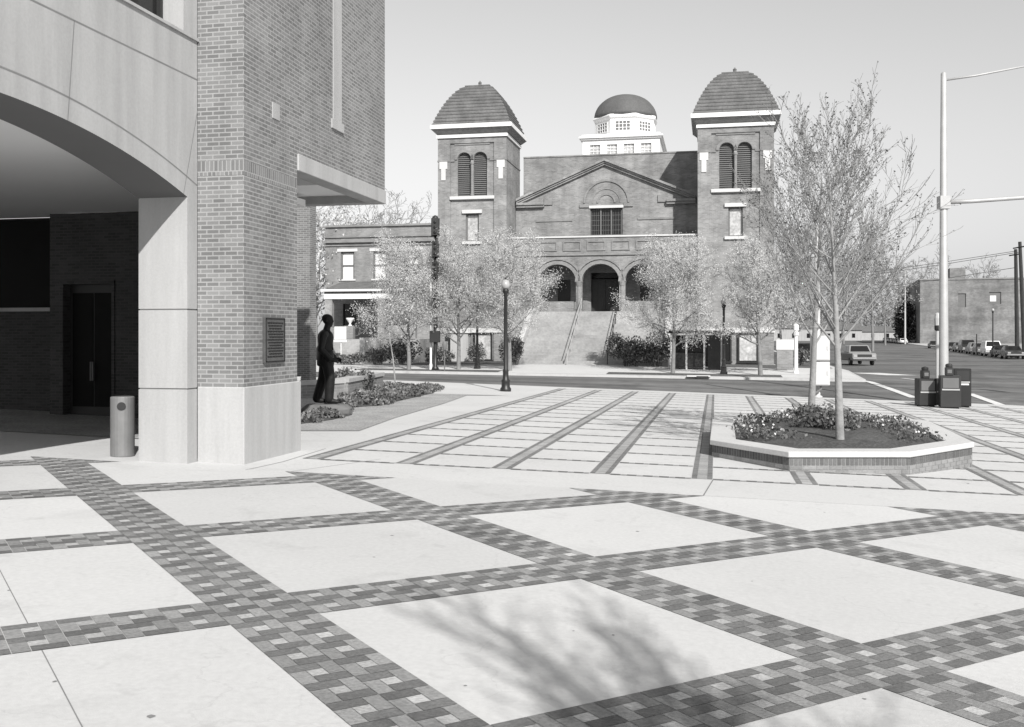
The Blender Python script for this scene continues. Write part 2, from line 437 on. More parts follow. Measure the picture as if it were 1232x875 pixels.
# near plaza slab
OX, UX, VX = Vector((-6.3514, 13.3392, 0)), Vector((1.84378, 1.19852, 0)), Vector((-1.19257, 1.83532, 0))
def clip(poly, a, b, c):
    """keep a*x+b*y+c >= 0"""
    out = []
    for i in range(len(poly)):
        p, q = poly[i], poly[(i + 1) % len(poly)]
        dp, dq = a * p[0] + b * p[1] + c, a * q[0] + b * q[1] + c
        if dp >= 0: out.append(p)
        if (dp >= 0) != (dq >= 0):
            t = dp / (dp - dq); out.append((p[0] + (q[0] - p[0]) * t, p[1] + (q[1] - p[1]) * t))
    return out
def line(p, q):
    """half plane to the right of p->q"""
    dx, dy = q[0] - p[0], q[1] - p[1]
    return (dy, -dx, -dy * p[0] + dx * p[1])
m = MB()
xs = [-60, -40, -20, -10, 0, 8, 15, 22, 60]
for i in range(len(xs) - 1):
    for (ya, yb) in ((-25, 8), (8, 'k')):
        a, b = xs[i], xs[i + 1]
        def kerb_y(x):     # near kerb v=-19.5 (less the kerb stone)
            return CO[1] - 19.66 / math.cos(CA) - (x - CO[0]) * math.tan(CA)
        y0, y1 = (ya, ya) , (yb, yb) if yb != 'k' else (kerb_y(a), kerb_y(b))
        m.quad((a, y0[0], plane(a, y0[0])), (b, y0[1], plane(b, y0[1])), (b, y1[1], plane(b, y1[1])), (a, y1[0], plane(a, y1[0])))
tag(m.build('plaza', M['concrete']), kind='structure')
m = MB()
us = [-70, -40, -20, -10, 0, 10, 18.2, 40]
for i in range(len(us) - 1):
    a, b = us[i], us[i + 1]
    p0, p1, p2, p3 = c2w(a, -19.5), c2w(b, -19.5), c2w(b, -19.66), c2w(a, -19.66)
    z0, z1 = plane(*p0), plane(*p1)
    m.quad((*p0, z0 - .2), (*p1, z1 - .2), (*p1, z1 - .001), (*p0, z0 - .001))
    m.quad((*p0, z0 - .001), (*p1, z1 - .001), (*p2, plane(*p2)), (*p3, plane(*p3)))
tag(m.build('plaza_kerb', M['kerb']), kind='structure')

# --- near diagonal paving: concrete squares between bands of pinwheel pavers
PIT, BW = 1.272, .272
border = line((-3.06, 13.44), (4.83, 11.93)); border = tuple(border)
def near_ok(poly):
    return clip(poly, *border)
def uvp(u, v):
    p = OX + u * UX + v * VX
    return (p.x, p.y)
conc = MB(); jn = MB(); pav = MB()
def sheet(mb, poly, dz, tone=1.0, mi=0):
    if len(poly) < 3: return
    mb.add([(x, y, plane(x, y) + dz) for x, y in poly], [tuple(range(len(poly)))], mi, tone)
rng = random.Random(3)
bricks_T = {'d': .27, 'm': .47, 'l': .70}
def pin(i, j):
    """pinwheel cell: five pavers in a 3x3 block; returns (x0,x1,y0,y1,kind)"""
    return [(0, 2, 2, 3, 'd'), (2, 3, 1, 3, 'm'), (1, 3, 0, 1, 'd'), (0, 1, 0, 2, 'm'), (1, 2, 1, 2, 'l')]
def visible(c):
    return c[1] > 2.5 and abs(c[0]) < c[1] * .62 + 1.0
def band_cells(u0, u1, v0, v1):
    nu = max(1, round((u1 - u0) / (BW / 2))); nv = max(1, round((v1 - v0) / (BW / 2)))
    du, dv = (u1 - u0) / nu, (v1 - v0) / nv
    for i in range(nu):
        for j in range(nv):
            c = uvp(u0 + (i + .5) * du, v0 + (j + .5) * dv)
            if not visible(c): continue
            far = c[1] > 14.5
            for (x0, x1, y0, y1, k) in pin(i, j):
                e = .02
                q = [uvp(u0 + du * (i + (x0 + e) / 3), v0 + dv * (j + (y0 + e) / 3)), uvp(u0 + du * (i + (x1 - e) / 3), v0 + dv * (j + (y0 + e) / 3)),
                     uvp(u0 + du * (i + (x1 - e) / 3), v0 + dv * (j + (y1 - e) / 3)), uvp(u0 + du * (i + (x0 + e) / 3), v0 + dv * (j + (y1 - e) / 3))]
                q = near_ok(q)
                sheet(pav, q, .006, bricks_T[k] * rng.choice((.86, .95, 1, 1.03, 1.1)) * rng.uniform(.92, 1.08))
for k in range(-5, 8):
    for r in range(-4, 11):
        # concrete square: u from k*PIT-1 .. k*PIT ; v
        u1 = k * PIT; u0 = u1 - 1.0; v1 = -r * PIT; v0 = v1 - 1.0
        poly = near_ok([uvp(u0, v0), uvp(u1, v0), uvp(u1, v1), uvp(u0, v1)])
        if poly and any(visible(p) for p in poly):
            sheet(conc, poly, .003, rng.uniform(.93, 1.05))
            # saw-cut joint across some squares
            if k <= 0:
                um = u0 + .5; e = .0016
                sheet(jn, near_ok([uvp(um - e, v0), uvp(um + e, v0), uvp(um + e, v1), uvp(um - e, v1)]), .0045)
        # band across (u direction) below this row, and its crossing
        band_cells(u0, u1, v1, v1 + BW)
        band_cells(u1, u1 + BW, v0, v1)
        band_cells(u1, u1 + BW, v1, v1 + BW)
# --- far grid: narrow bands square to the street
GO, GA = (2.68, 13.97), R(11.6)
gr = Vector((math.cos(R(9.0)), -math.sin(R(9.0)))); gd = Vector((math.sin(GA), math.cos(GA)))
def gpt(a, b): return (GO[0] + gr.x * a + gd.x * b, GO[1] + gr.y * a + gd.y * b)
SP = 1.44
def pv(a0, a1, b0, b1, t):
    c = gpt((a0 + a1) / 2, (b0 + b1) / 2)
    q = [gpt(a0, b0), gpt(a1, b0), gpt(a1, b1), gpt(a0, b1)]
    sheet(pav, q, .006, t)
def far_end(a):    # stop short of the kerb
    x0, y0 = gpt(a, 0)
    u, v = w2c(x0, y0); return (-20.9 - v) / math.cos(GA - CA)
for i in range(-4, 14):
    a = i * SP
    b = 0.0; e = far_end(a)
    while b < e:
        for (x0, x1, t) in ((-.145, -.07, .36), (-.068, .068, .66), (.07, .145, .36)):
            st = .095
            pv(a + x0, a + x1, b + .004, b + st - .004, t * rng.uniform(.85, 1.15))
        b += .095
for j in range(0, 19):
    b = j * SP
    for i in range(-4, 14):
        a0 = i * SP + .15; a1 = (i + 1) * SP - .15
        if b > far_end(a0): continue
        n = 5; st = (a1 - a0) / n
        for k in range(n):
            for h in (0, 1):
                t = (.30 if (h == 0) else .60)
                x0 = a0 + st * (k + (.0 if h == 0 else .66)); x1 = a0 + st * (k + (.66 if h == 0 else 1.0))
                pv(x0 + .003, x1 - .003, b - .055, b + .055, t * rng.uniform(.88, 1.12))
# strip joint and border dark crack
def strip(mb, p, q, wd, dz=.0045, tone=1.0):
    d = Vector((q[0] - p[0], q[1] - p[1])).normalized(); n = Vector((-d.y, d.x)) * wd / 2
    sheet(mb, [(p[0] - n.x, p[1] - n.y), (q[0] - n.x, q[1] - n.y), (q[0] + n.x, q[1] + n.y), (p[0] + n.x, p[1] + n.y)], dz, tone)
strip(jn, (2.33, 12.41), (8.5, 11.25), .012)
strip(jn, (2.82, 13.9), (2.40, 12.42), .016)
strip(jn, (-3.0, 13.45), (-2.0, 15.1), .010)
strip(jn, gp(295, 566), gp(340, 556), .012); strip(jn, gp(340, 556), gp(392, 540), .012)
sr = random.Random(12)
def spot(px, py, r):
    c = gp(px, py); n = 9
    sheet(jn, [(c[0] + r * sr.uniform(.6, 1.3) * math.cos(6.283 * k / n), c[1] + r * sr.uniform(.6, 1.3) * math.sin(6.283 * k / n)) for k in range(n)], .0050)
for p_ in ((182, 863, .022), (472, 645, .018), (450, 671, .012), (738, 765, .012), (1165, 582, .02), (1206, 584, .01), (992, 617, .014), (708, 602, .016), (767, 640, .018), (66, 821, .014), (11, 711, .014), (560, 826, .010), (905, 700, .008), (300, 720, .008), (1040, 842, .012), (690, 760, .008)): spot(*p_)
tag(conc.build('plaza_concrete_squares', M['concrete']), kind='structure')
tag(jn.build('plaza_joints', M['joint']), kind='structure')
tag(pav.build('plaza_brick_paving', M['paver']), kind='structure')

# painted lines on the street
m = MB()
def rz(px, py, z):
    Y = (CZ - z) * F / (py - 402); return ((px - 616) / F * Y, Y)
def road_line(pts, wd):
    P = []
    for a in pts:
        x, y = rz(*a, -.75)
        for _ in range(6):
            x, y = rz(*a, zroad(*w2c(x, y)) + .006)
        P.append(Vector((x, y)))
    for a, b in zip(P, P[1:]):
        n_ = 6
        d = (b - a).normalized(); n = Vector((-d.y, d.x)) * wd / 2
        for i in range(n_):
            p, q = a.lerp(b, i / n_), a.lerp(b, (i + 1) / n_)
            m.quad(*[(t.x, t.y, zroad(*w2c(t.x, t.y)) + .02) for t in (p - n, q - n, q + n, p + n)])
road_line([(1034, 457.5), (1050, 461), (1070, 468), (1100, 479)], .38)
road_line([(1166, 474), (1205, 488)], .38)
road_line([(1086, 455.5), (1120, 459)], .3)
road_line([(1040, 449), (1085, 452)], 2.2)
tag(m.build('road_markings', M['paint']), kind='structure')

# planting area beside the building: dormant turf with two beds
m = MB()
turf = [b2w(-1.3, 2.2), gp(362, 519), gp(432, 519), gp(476, 503), gp(534, 486), gp(562, 476), b2w(-.3, 19.5), b2w(-9, 17), b2w(-9, 2.2)]
sheet(m, turf, .012)
tag(m.build('turf', M['gravel']), kind='structure')
beds = [[gp(362, 511), gp(400, 506), gp(424, 500), gp(415, 492), gp(385, 486), b2w(-2.6, 8.6), b2w(-2.2, 6.5)],
        [gp(405, 492), gp(455, 489), gp(520, 474), gp(530, 468), gp(500, 465), gp(462, 464), gp(415, 474)]]
m = MB(); iv = MB()
def inside(p, poly):
    c = False
    for i in range(len(poly)):
        a, b = poly[i], poly[i - 1]
        if (a[1] > p[1]) != (b[1] > p[1]) and p[0] < (b[0] - a[0]) * (p[1] - a[1]) / (b[1] - a[1]) + a[0]: c = not c
    return c
for poly in beds:
    sheet(m, poly, .022)
    xs_, ys_ = [p[0] for p in poly], [p[1] for p in poly]
    n = 0
    area = 0
    for i in range(len(poly)): area += poly[i - 1][0] * poly[i][1] - poly[i][0] * poly[i - 1][1]
    clumps = []
    while len(clumps) < abs(area) / 2 * 4.5:
        c = (random.uniform(min(xs_), max(xs_)), random.uniform(min(ys_), max(ys_)))
        if inside(c, poly): clumps.append((c, random.uniform(.09, .2), random.uniform(.75, 1.35)))
    for (c, r, t) in clumps:
        z0 = plane(*c)
        for _ in range(95):
            a = random.uniform(0, 6.283); q = random.random() ** .5 * r * 1.6
            h = r * .9 * math.sqrt(max(0, 1 - (q / (r * 1.6)) ** 2)) * random.uniform(.5, 1.05)
            iv.leaf((c[0] + q * math.cos(a), c[1] + q * math.sin(a), z0 + .02 + h), random.uniform(.06, .13), tone=t * random.uniform(.5, 1.9), up=.6)
tag(m.build('soil_bed', M['soil']), kind='structure')
tag(iv.build('ground_cover', M['ivy']), 'low leafy ground cover planted around the dark statue', 'ground cover', kind='stuff')

# ------------------------------------------------------------------ wall with openings
def wall(mb, u0, u1, z0, z1, v0, v1, ops=(), mi=0, rmi=None, top=None, n=10):
    """wall between planes v0 (front) and v1 (back); ops = (ua, ub, zsill, zspring, ztop); top = function of u for a sloped head"""
    rmi = mi if rmi is None else rmi
    tz = top or (lambda u: z1)
    br = {u0, u1}
    curves = []
    for (ua, ub, zs, zp, zt) in ops:
        k = n if zt > zp + 1e-4 else 1
        pts = [ua + (ub - ua) * i / k for i in range(k + 1)]
        if k > 1: pts = [(ua + ub) / 2 - (ub - ua) / 2 * math.cos(math.pi * i / k) for i in range(k + 1)]
        curves.append((ua, ub, zs, zp, zt, pts)); br.update(pts)
    if top:
        for i in range(1, 8): br.add(u0 + (u1 - u0) * i / 8)
        br.add((u0 + u1) / 2)
    br = sorted(br)
    def hz(c, u):
        ua, ub, zs, zp, zt, _ = c
        x = (u - (ua + ub) / 2) / ((ub - ua) / 2)
        return zp + (zt - zp) * math.sqrt(max(0, 1 - x * x))
    for a, b in zip(br, br[1:]):
        if b - a < 1e-6: continue
        mid = (a + b) / 2
        c = [q for q in curves if q[0] - 1e-6 < mid < q[1] + 1e-6]
        segs = []
        if not c: segs = [(z0, z0, tz(a), tz(b))]
        else:
            c = sorted(c, key=lambda q: q[2]); lo = (z0, z0)
            for q in c:
                if q[2] > lo[0] + 1e-6: segs.append((lo[0], lo[1], q[2], q[2]))
                lo = (hz(q, a), hz(q, b))
                mb.quad((a, v0, lo[0]), (b, v0, lo[1]), (b, v1, lo[1]), (a, v1, lo[0]), rmi)
                mb.quad((a, v0, q[2]), (b, v0, q[2]), (b, v1, q[2]), (a, v1, q[2]), rmi)
            segs.append((lo[0], lo[1], tz(a), tz(b)))
        for (p, q, r, s) in segs:
            mb.quad((a, v0, p), (b, v0, q), (b, v0, s), (a, v0, r), mi)
            mb.quad((a, v1, p), (b, v1, q), (b, v1, s), (a, v1, r), mi)
        mb.quad((a, v0, tz(a)), (b, v0, tz(b)), (b, v1, tz(b)), (a, v1, tz(a)), mi)
    for (ua, ub, zs, zp, zt, _) in curves:
        for u in (ua, ub): mb.quad((u, v0, zs), (u, v1, zs), (u, v1, zp), (u, v0, zp), rmi)
    for u in (u0, u1): mb.quad((u, v0, z0), (u, v1, z0), (u, v1, tz(u)), (u, v0, tz(u)), mi)

def ring(mb, uc, zc, r0, r1, v0, v1, mi=0, a0=0, a1=180, n=14, sz=1.0):
    """arched moulding standing between v0 and v1"""
    P = []
    for i in range(n + 1):
        t = R(a0 + (a1 - a0) * i / n)
        P.append(((uc + r0 * math.cos(t), zc + sz * r0 * math.sin(t)), (uc + r1 * math.cos(t), zc + sz * r1 * math.sin(t))))
    for (a, b), (c, d) in zip(P, P[1:]):
        mb.quad((a[0], v0, a[1]), (b[0], v0, b[1]), (d[0], v0, d[1]), (c[0], v0, c[1]), mi)
        mb.quad((b[0], v0, b[1]), (b[0], v1, b[1]), (d[0], v1, d[1]), (d[0], v0, d[1]), mi)
        mb.quad((a[0], v0, a[1]), (a[0], v1, a[1]), (c[0], v1, c[1]), (c[0], v0, c[1]), mi)
    for (a, b) in (P[0], P[-1]):
        mb.quad((a[0], v0, a[1]), (b[0], v0, b[1]), (b[0], v1, b[1]), (a[0], v1, a[1]), mi)

# ------------------------------------------------------------------ corner building (left)
cb = empty('corner_building', (BO[0], BO[1], 0), -BA)
tag(cb, 'modern brick and pale precast building with a wide arched entrance at the left edge', 'building')
TOP = 10.5
SOF = 4.49
m = MB()
# brick pier above its base, and the brick block that overhangs behind it
m.box(-.716, 0, 0, 1.80, 1.13, 4.14); m.box(-.716, 0, 0, 1.80, 4.35, TOP)
m.box(-6.0, -.002, 1.80, 6.0, SOF + .27, TOP)
pw = m.build('brick_pier', M['pbrick'], cb)
m = MB(); m.box(-.716, .002, -.002, 1.80, 4.14, 4.35)
m.build('soldier_course', M['soldier'], cb)
m = MB(); m.box(-.716, .012, -.012, 1.93, -.25, 1.13)
m.quad((-.716, 1.86, 1.13), (.012, 1.86, 1.13), (.012, 1.93, 1.20), (-.716, 1.93, 1.20))
m.box(-.5, .012, 1.86, 1.93, 1.13, 1.19)
m.build('pier_base', M['precast2'], cb, bevel=.012)
m = MB()
m.box(-.30, .02, 1.82, 6.02, SOF, SOF + .272)          # fascia on the right side
m.box(-6.0, -.30, 5.72, 6.02, SOF, SOF + .27)
m.build('fascia', M['precast'], cb, bevel=.01)
m = MB(); m.box(-6.0, -.301, 1.82, 5.719, SOF + .16, SOF + .266)
m.box(-3.0, -.301, 3.3, 4.0, SOF - .0, SOF + .158)
m.build('soffit', M['plaster'], cb)
m = MB(); m.box(-14.0, -5.97, 16, 16.5, -.5, 9.5)
m.build('rear_wing', M['pbrick'], cb)
m = MB()   # precast strip and block let into the brick
m.box(-.05, .016, 3.28, 3.66, 5.62, TOP); m.box(-.05, .03, 3.20, 3.74, 5.46, 5.62)
m.build('strip_pilaster', M['precast'], cb)
m = MB(); m.box(-.05, .015, .9, 1.14, 5.14, 5.38); m.build('vent_block', M['precast'], cb)
# plaque
m = MB(); m.box(-.01, .045, .585, 1.265, 1.45, 2.135); pq = m.build('plaque', M['plaque'], cb, bevel=.008)
m = MB()
for (y0, y1, z0, z1) in ((.60, 1.25, 1.465, 1.48), (.60, 1.25, 2.105, 2.12), (.60, .615, 1.465, 2.12), (1.235, 1.25, 1.465, 2.12)):
    m.box(.045, .053, y0, y1, z0, z1)
for i in range(13):
    z = 2.05 - i * .042
    a = .06 * ((i * 7) % 3)
    x = .66 + a * .5
    while x < 1.19 - a * .5:
        l = .03 + .02 * ((i * 5 + int(x * 100)) % 4); m.box(.045, .050, x, min(x + l, 1.2), z - .011, z + .009); x += l + .015
m.build('plaque_relief', M['bronze'], pq)

# arched precast wall: outer face at u = -.72, running toward the camera from v = -.27
UA, JV, HALF, SPR, RISE = -.72, -.27, 3.9, 3.81, .59
RR = (HALF * HALF + RISE * RISE) / (2 * RISE)
vc = JV - HALF
def arc(v): 
    return SPR + RISE - RR + math.sqrt(RR * RR - (v - vc) ** 2)
m = MB()
N = 40
vs = [JV - 2 * HALF * i / N for i in range(N + 1)]
WT = .76
WIN = (-13.0, JV + .04, 6.06, 8.2)
for a, b in zip(vs, vs[1:]):
    za, zb = arc(a), arc(b)
    m.quad((UA, a, za), (UA, b, zb), (UA, b, 6.06), (UA, a, 6.06))
    m.quad((UA - WT, a, za), (UA - WT, b, zb), (UA - WT, b, 6.06), (UA - WT, a, 6.06))
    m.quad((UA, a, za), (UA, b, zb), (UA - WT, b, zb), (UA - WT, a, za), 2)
# far leg (with the lit jamb) and near leg, in courses divided by open joints
for (z0, z1) in ((-.25, 1.10), (1.12, 2.22), (2.24, SPR)):
    m.box(UA - WT, UA, JV, -.003, z0, z1)
for (z0, z1) in ((1.10, 1.12), (2.22, 2.24)):
    m.box(UA - WT + .012, UA - .012, JV + .012, -.003, z0, z1, 1)
m.box(UA - WT, UA, JV, -.003, SPR, 6.06)
m.box(UA - WT, UA, JV - 2 * HALF - 3, JV - 2 * HALF, -.25, 6.06)
# parapet over window strip and its end
m.box(UA - WT, UA, -13, -.003, 8.2, TOP); m.box(UA - WT, UA, JV - .10, -.003, 6.06, 8.2)
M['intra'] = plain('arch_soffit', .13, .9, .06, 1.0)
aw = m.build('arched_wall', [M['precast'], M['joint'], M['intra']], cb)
# joints on the outer face: thin dark grooves standing 2 mm proud as sealant beads
m = MB()
def bead(p, q, wd=.016):
    d = Vector((q[0] - p[0], q[1] - p[1])).normalized(); n = Vector((-d.y, d.x)) * wd / 2
    x = UA + .003
    m.quad(*[(x, s[0], s[1]) for s in ((p[0] - n.x, p[1] - n.y), (q[0] - n.x, q[1] - n.y), (q[0] + n.x, q[1] + n.y), (p[0] + n.x, p[1] + n.y))])
prev = None
for i in range(41):
    v = -.01 - 8.3 * i / 40
    z = SPR + RISE - RR + math.sqrt((RR + .27) ** 2 - (v - vc) ** 2)
    if prev: bead(prev, (v, z), .02)
    prev = (v, z)
bead((-.01, 5.52), (-11, 5.52), .02)
for dv in (.45, -2.05, -3.60, -5.2, -6.8):   # radial joints
    v = vc + 3.9 + dv - .55
    cz = SPR + RISE - RR
    d = Vector((v - vc, arc(v) - cz)).normalized()
    k = (5.52 - cz) / d.y
    bead((v, arc(v)), (vc + d.x * k, 5.52), .012)
m.build('wall_joint', M['joint'], aw)
m = MB()      # sill and window band
m.box(UA - WT + .1, UA + .03, -13, -.003, 6.06, 6.10); m.build('window_sill', M['precast'], cb)
m = MB()
m.box(UA - .40, UA - .36, -13, JV - .104, 6.10, 8.2)
wn = m.build('window', M['glassd'], cb)
m = MB()
for v in (JV - .16, -1.6, -3.0, -4.4, -5.8, -7.2): m.box(UA - .36, UA - .30, v - .03, v + .03, 6.10, 8.2)
m.box(UA - .36, UA - .30, -13, JV - .104, 6.10, 6.15)
m.build('window_frame', M['dark'], wn)
# porch behind the arch
m = MB()
m.box(-18.0, UA - WT - .003, -13, 5.49, 4.42, 4.55); m.box(-18, -7.26, 5.49, 6.09, 4.425, 4.55)
# shallow vault rib against the arch wall
m.build('porch_ceiling', M['plaster'], cb)
m = MB()
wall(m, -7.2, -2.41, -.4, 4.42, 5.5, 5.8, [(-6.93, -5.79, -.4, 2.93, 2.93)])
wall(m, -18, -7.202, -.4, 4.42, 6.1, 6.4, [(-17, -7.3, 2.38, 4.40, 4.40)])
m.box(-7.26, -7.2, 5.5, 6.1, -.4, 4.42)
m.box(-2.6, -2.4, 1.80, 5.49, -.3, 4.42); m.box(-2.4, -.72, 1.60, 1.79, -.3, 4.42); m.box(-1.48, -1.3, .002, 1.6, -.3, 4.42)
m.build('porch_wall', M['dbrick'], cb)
m = MB(); m.box(-18, -7.26, 6.06, 6.44, 2.38, 2.46); m.build('porch_sill', M['precast'], cb)
m = MB(); m.box(-17, -7.3, 6.34, 6.38, 2.46, 4.40); m.build('porch_window', M['pglass'], cb)
m = MB(); m.box(-6.93, -5.79, 5.72, 5.78, -.3, 2.93); dr = m.build('door', M['door'], cb)
m = MB()
m.box(-6.86, -6.38, 5.70, 5.72, .35, 2.75); m.box(-6.34, -5.86, 5.70, 5.72, .35, 2.75)
m.build('door_glass', M['pglass'], dr)
m = MB(); m.box(-6.40, -6.37, 5.62, 5.64, .9, 1.3); m.box(-6.35, -6.32, 5.62, 5.64, .9, 1.3)
m.build('door_handle', M['louver'], dr)
m = MB()
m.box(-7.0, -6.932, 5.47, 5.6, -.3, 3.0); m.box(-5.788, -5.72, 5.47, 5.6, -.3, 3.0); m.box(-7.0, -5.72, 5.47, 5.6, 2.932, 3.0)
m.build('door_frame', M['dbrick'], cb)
m = MB(); m.box(-18, -.72, -13, 6.6, TOP - .2, TOP - .002); m.build('roof', M['tile'], cb)

# litter bin in front of the porch
t = empty('litter_bin', (-5.72, 14.55, plane(-5.72, 14.55)))
tag(t, 'grey metal cylindrical litter bin with a round hole beside the porch', 'litter bin')
m = MB(); m.lathe([(.165, 0), (.17, .02), (.17, .86), (.16, .875), (.02, .88)], n=24); m.build('bin_body', M['metalcan'], t, smooth=False)
m = MB()
d = Vector((.28, -.96)).normalized(); e = Vector((-d.y, d.x))
P = [(d.x * .172 + e.x * .062 * math.cos(a), d.y * .172 + e.y * .062 * math.cos(a), .74 + .062 * math.sin(a)) for a in [6.283 * i / 16 for i in range(16)]]
m.add(P, [tuple(range(16))]); m.build('bin_opening', M['dark'], t)

# ------------------------------------------------------------------ church
ch = empty('church', (CO[0], CO[1], 0), -CA)
tag(ch, 'large brick church with two domed towers and a white cupola across the street', 'church')

def make_tower(uc):
    W = 2.43; V0 = 6.5; V1 = 11.3
    m = MB()
    ops = [(-1.04, -.10, 11.40, 13.95, 14.40), (.10, 1.04, 11.40, 13.95, 14.40), (-.46, .46, 8.28, 10.2, 10.2)]
    P0, P1 = -1.55, 1.55        # recessed panel
    m.tf = Matrix.Translation((uc, 0, 0))
    wall(m, P0, P1, -.4, 15.05, V0 + .10, V0 + .45, ops)
    m.box(-W, P0, V0, V1, -.4, 15.45); m.box(P1, W, V0, V1, -.4, 15.45)
    m.box(P0, P1, V0, V0 + .45, 15.05, 15.45)
    m.box(P0, P1, V1 - .3, V1, -.4, 15.45); m.box(P0, P1, V0 + .45, V1 - .3, 10.6, 10.9); m.box(P0, P1, V0 + .45, V1 - .3, 15.1, 15.45)
    tw = m.build('tower', M['cbrick'], ch)
    m = MB(); m.tf = Matrix.Translation((uc, 0, 0))
    for s in (-1, 1):
        ring(m, s * .57, 13.93, .50, .68, V0 + .03, V0 + .12)
    m.box(-1.25, 1.25, V0 + .05, V0 + .12, 14.92, 15.02)
    for (a, b) in ((-W - .03, -1.57), (1.57, W + .03)): m.box(a, b, V0 - .04, V0 + .02, 13.80, 13.90)
    m.box(W - .02, W + .04, V0 + .02, V1, 13.80, 13.90); m.box(-W - .04, -W + .02, V0 + .02, V1, 13.80, 13.90)
    m.box(-1.56, -1.25, V0 + .04, V0 + .12, 13.80, 13.90); m.box(1.25, 1.56, V0 + .04, V0 + .12, 13.80, 13.90)
    m.build('moulding', M['cbrick2'], tw)
    for s in (-1, 1):
        m = MB(); m.tf = Matrix.Translation((uc, 0, 0))
        m.box(s * .57 - .47, s * .57 + .47, V0 + .32, V0 + .36, 11.40, 14.40)
        for i in range(22):
            z = 11.42 + i * .135
            m.add([(s * .57 - .46, V0 + .22, z), (s * .57 + .46, V0 + .22, z), (s * .57 + .46, V0 + .32, z + .10), (s * .57 - .46, V0 + .32, z + .10),], [(0, 1, 2, 3)])
        m.build('louvered_opening', M['louver'], tw)
        m = MB(); m.tf = Matrix.Translation((uc, 0, 0))
        q = s * 2.03
        m.box(q - .28, q + .28, V0 - .05, V0 - .0, 13.30, 13.80); m.box(q - .16, q + .16, V0 - .05, V0, 12.52, 13.30)
        m.build('stone_bracket', M['cstone'], tw)
    m = MB(); m.tf = Matrix.Translation((uc, 0, 0))
    m.lathe([(.10, 11.4), (.10, 13.55), (.14, 13.6), (.14, 13.75)], (0, V0 + .06, 0), 10)
    m.lathe([(.13, 11.4), (.13, 11.55), (.1, 11.56)], (0, V0 + .06, 0), 10)
    m.build('column', M['cbrick2'], tw)
    m = MB(); m.tf = Matrix.Translation((uc, 0, 0)); m.box(-1.58, 1.58, V0 - .10, V0 + .22, 11.15, 11.38); m.build('sill', M['cstone'], tw, bevel=.02)
    m = MB(); m.tf = Matrix.Translation((uc, 0, 0)); m.box(-.70, .70, V0 - .04, V0 + .2, 10.2, 10.44); m.build('lintel', M['cstone'], tw)
    m = MB(); m.tf = Matrix.Translation((uc, 0, 0)); m.box(-.70, .70, V0 - .06, V0 + .2, 8.08, 8.27); m.build('window_sill', M['cstone'], tw)
    m = MB(); m.tf = Matrix.Translation((uc, 0, 0)); m.box(-.45, .45, V0 + .30, V0 + .33, 8.28, 10.2); m.build('window', M['glassw'], tw)
    m = MB(); m.tf = Matrix.Translation((uc, 0, 0))
    for (a, b, c, d_) in ((-.46, -.36, 8.28, 10.2), (.36, .46, 8.28, 10.2), (-.36, .36, 10.08, 10.2), (-.36, .36, 8.28, 8.36)): m.box(a, b, V0 + .24, V0 + .299, c, d_)
    m.build('window_frame', M['louver'], tw)
    # cornice: frieze, soffit, gutter
    m = MB(); m.tf = Matrix.Translation((uc, 0, 0))
    def sq(h, z0, z1, mi=0): m.box(-h, h, (V0 + V1) / 2 - h, (V0 + V1) / 2 + h, z0, z1, mi)
    sq(2.52, 15.42, 15.62); sq(2.46, 15.62, 15.70, 1)
    vcn = (V0 + V1) / 2
    h0, h1 = 2.5, 2.84
    for k in range(4):
        a = [(-1, -1), (1, -1), (1, 1), (-1, 1)]; p, q = a[k], a[(k + 1) % 4]
        m.quad((p[0] * h0, vcn + p[1] * h0, 15.70), (q[0] * h0, vcn + q[1] * h0, 15.70), (q[0] * h1, vcn + q[1] * h1, 16.02), (p[0] * h1, vcn + p[1] * h1, 16.02), 1)
    sq(2.86, 16.02, 16.30)
    m.build('cornice', [M['white'], M['cbrick2']], tw)
    # square domed roof laid in stepped tile courses
    m = MB(); m.tf = Matrix.Translation((uc, 0, 0))
    n = 13; H = 3.3; B = 2.72
    def hw(t): return B * (1 - t ** 1.04) ** .47
    for i in range(n):
        t0, t1 = i / n, (i + 1) / n
        a, b = hw(t0), hw(t1) if i < n - 1 else .10
        z0, z1 = 16.30 + H * t0, 16.30 + H * t1
        for k in range(4):
            c = [(-1, -1), (1, -1), (1, 1), (-1, 1)]; p, q = c[k], c[(k + 1) % 4]
            a2 = a + .06
            m.quad((p[0] * a2, vcn + p[1] * a2, z0 + .06), (q[0] * a2, vcn + q[1] * a2, z0 + .06), (q[0] * b, vcn + q[1] * b, z1), (p[0] * b, vcn + p[1] * b, z1))
            m.quad((p[0] * a2, vcn + p[1] * a2, z0 - .02), (q[0] * a2, vcn + q[1] * a2, z0 - .02), (q[0] * a2, vcn + q[1] * a2, z0 + .06), (p[0] * a2, vcn + p[1] * a2, z0 + .06))
            m.quad((p[0] * a2, vcn + p[1] * a2, z0 - .02), (q[0] * a2, vcn + q[1] * a2, z0 - .02), (q[0] * (a - .1), vcn + q[1] * (a - .1), z0 - .02), (p[0] * (a - .1), vcn + p[1] * (a - .1), z0 - .02))
    rf = m.build('domed_roof', M['tile'], tw)
    m = MB(); m.tf = Matrix.Translation((uc, vcn, 16.30 + H)); m.lathe([(.16, -.05), (.1, .1), (.14, .16), (.02, .32)], n=8); m.build('finial', M['tile'], tw)
    # basement: pale water table and window openings with bars
    m = MB(); m.tf = Matrix.Translation((uc, 0, 0)); m.box(-W - .06, W + .06, V0 - .08, V0 - .001, 1.98, 2.30); m.build('water_table', M['cstone'], tw)
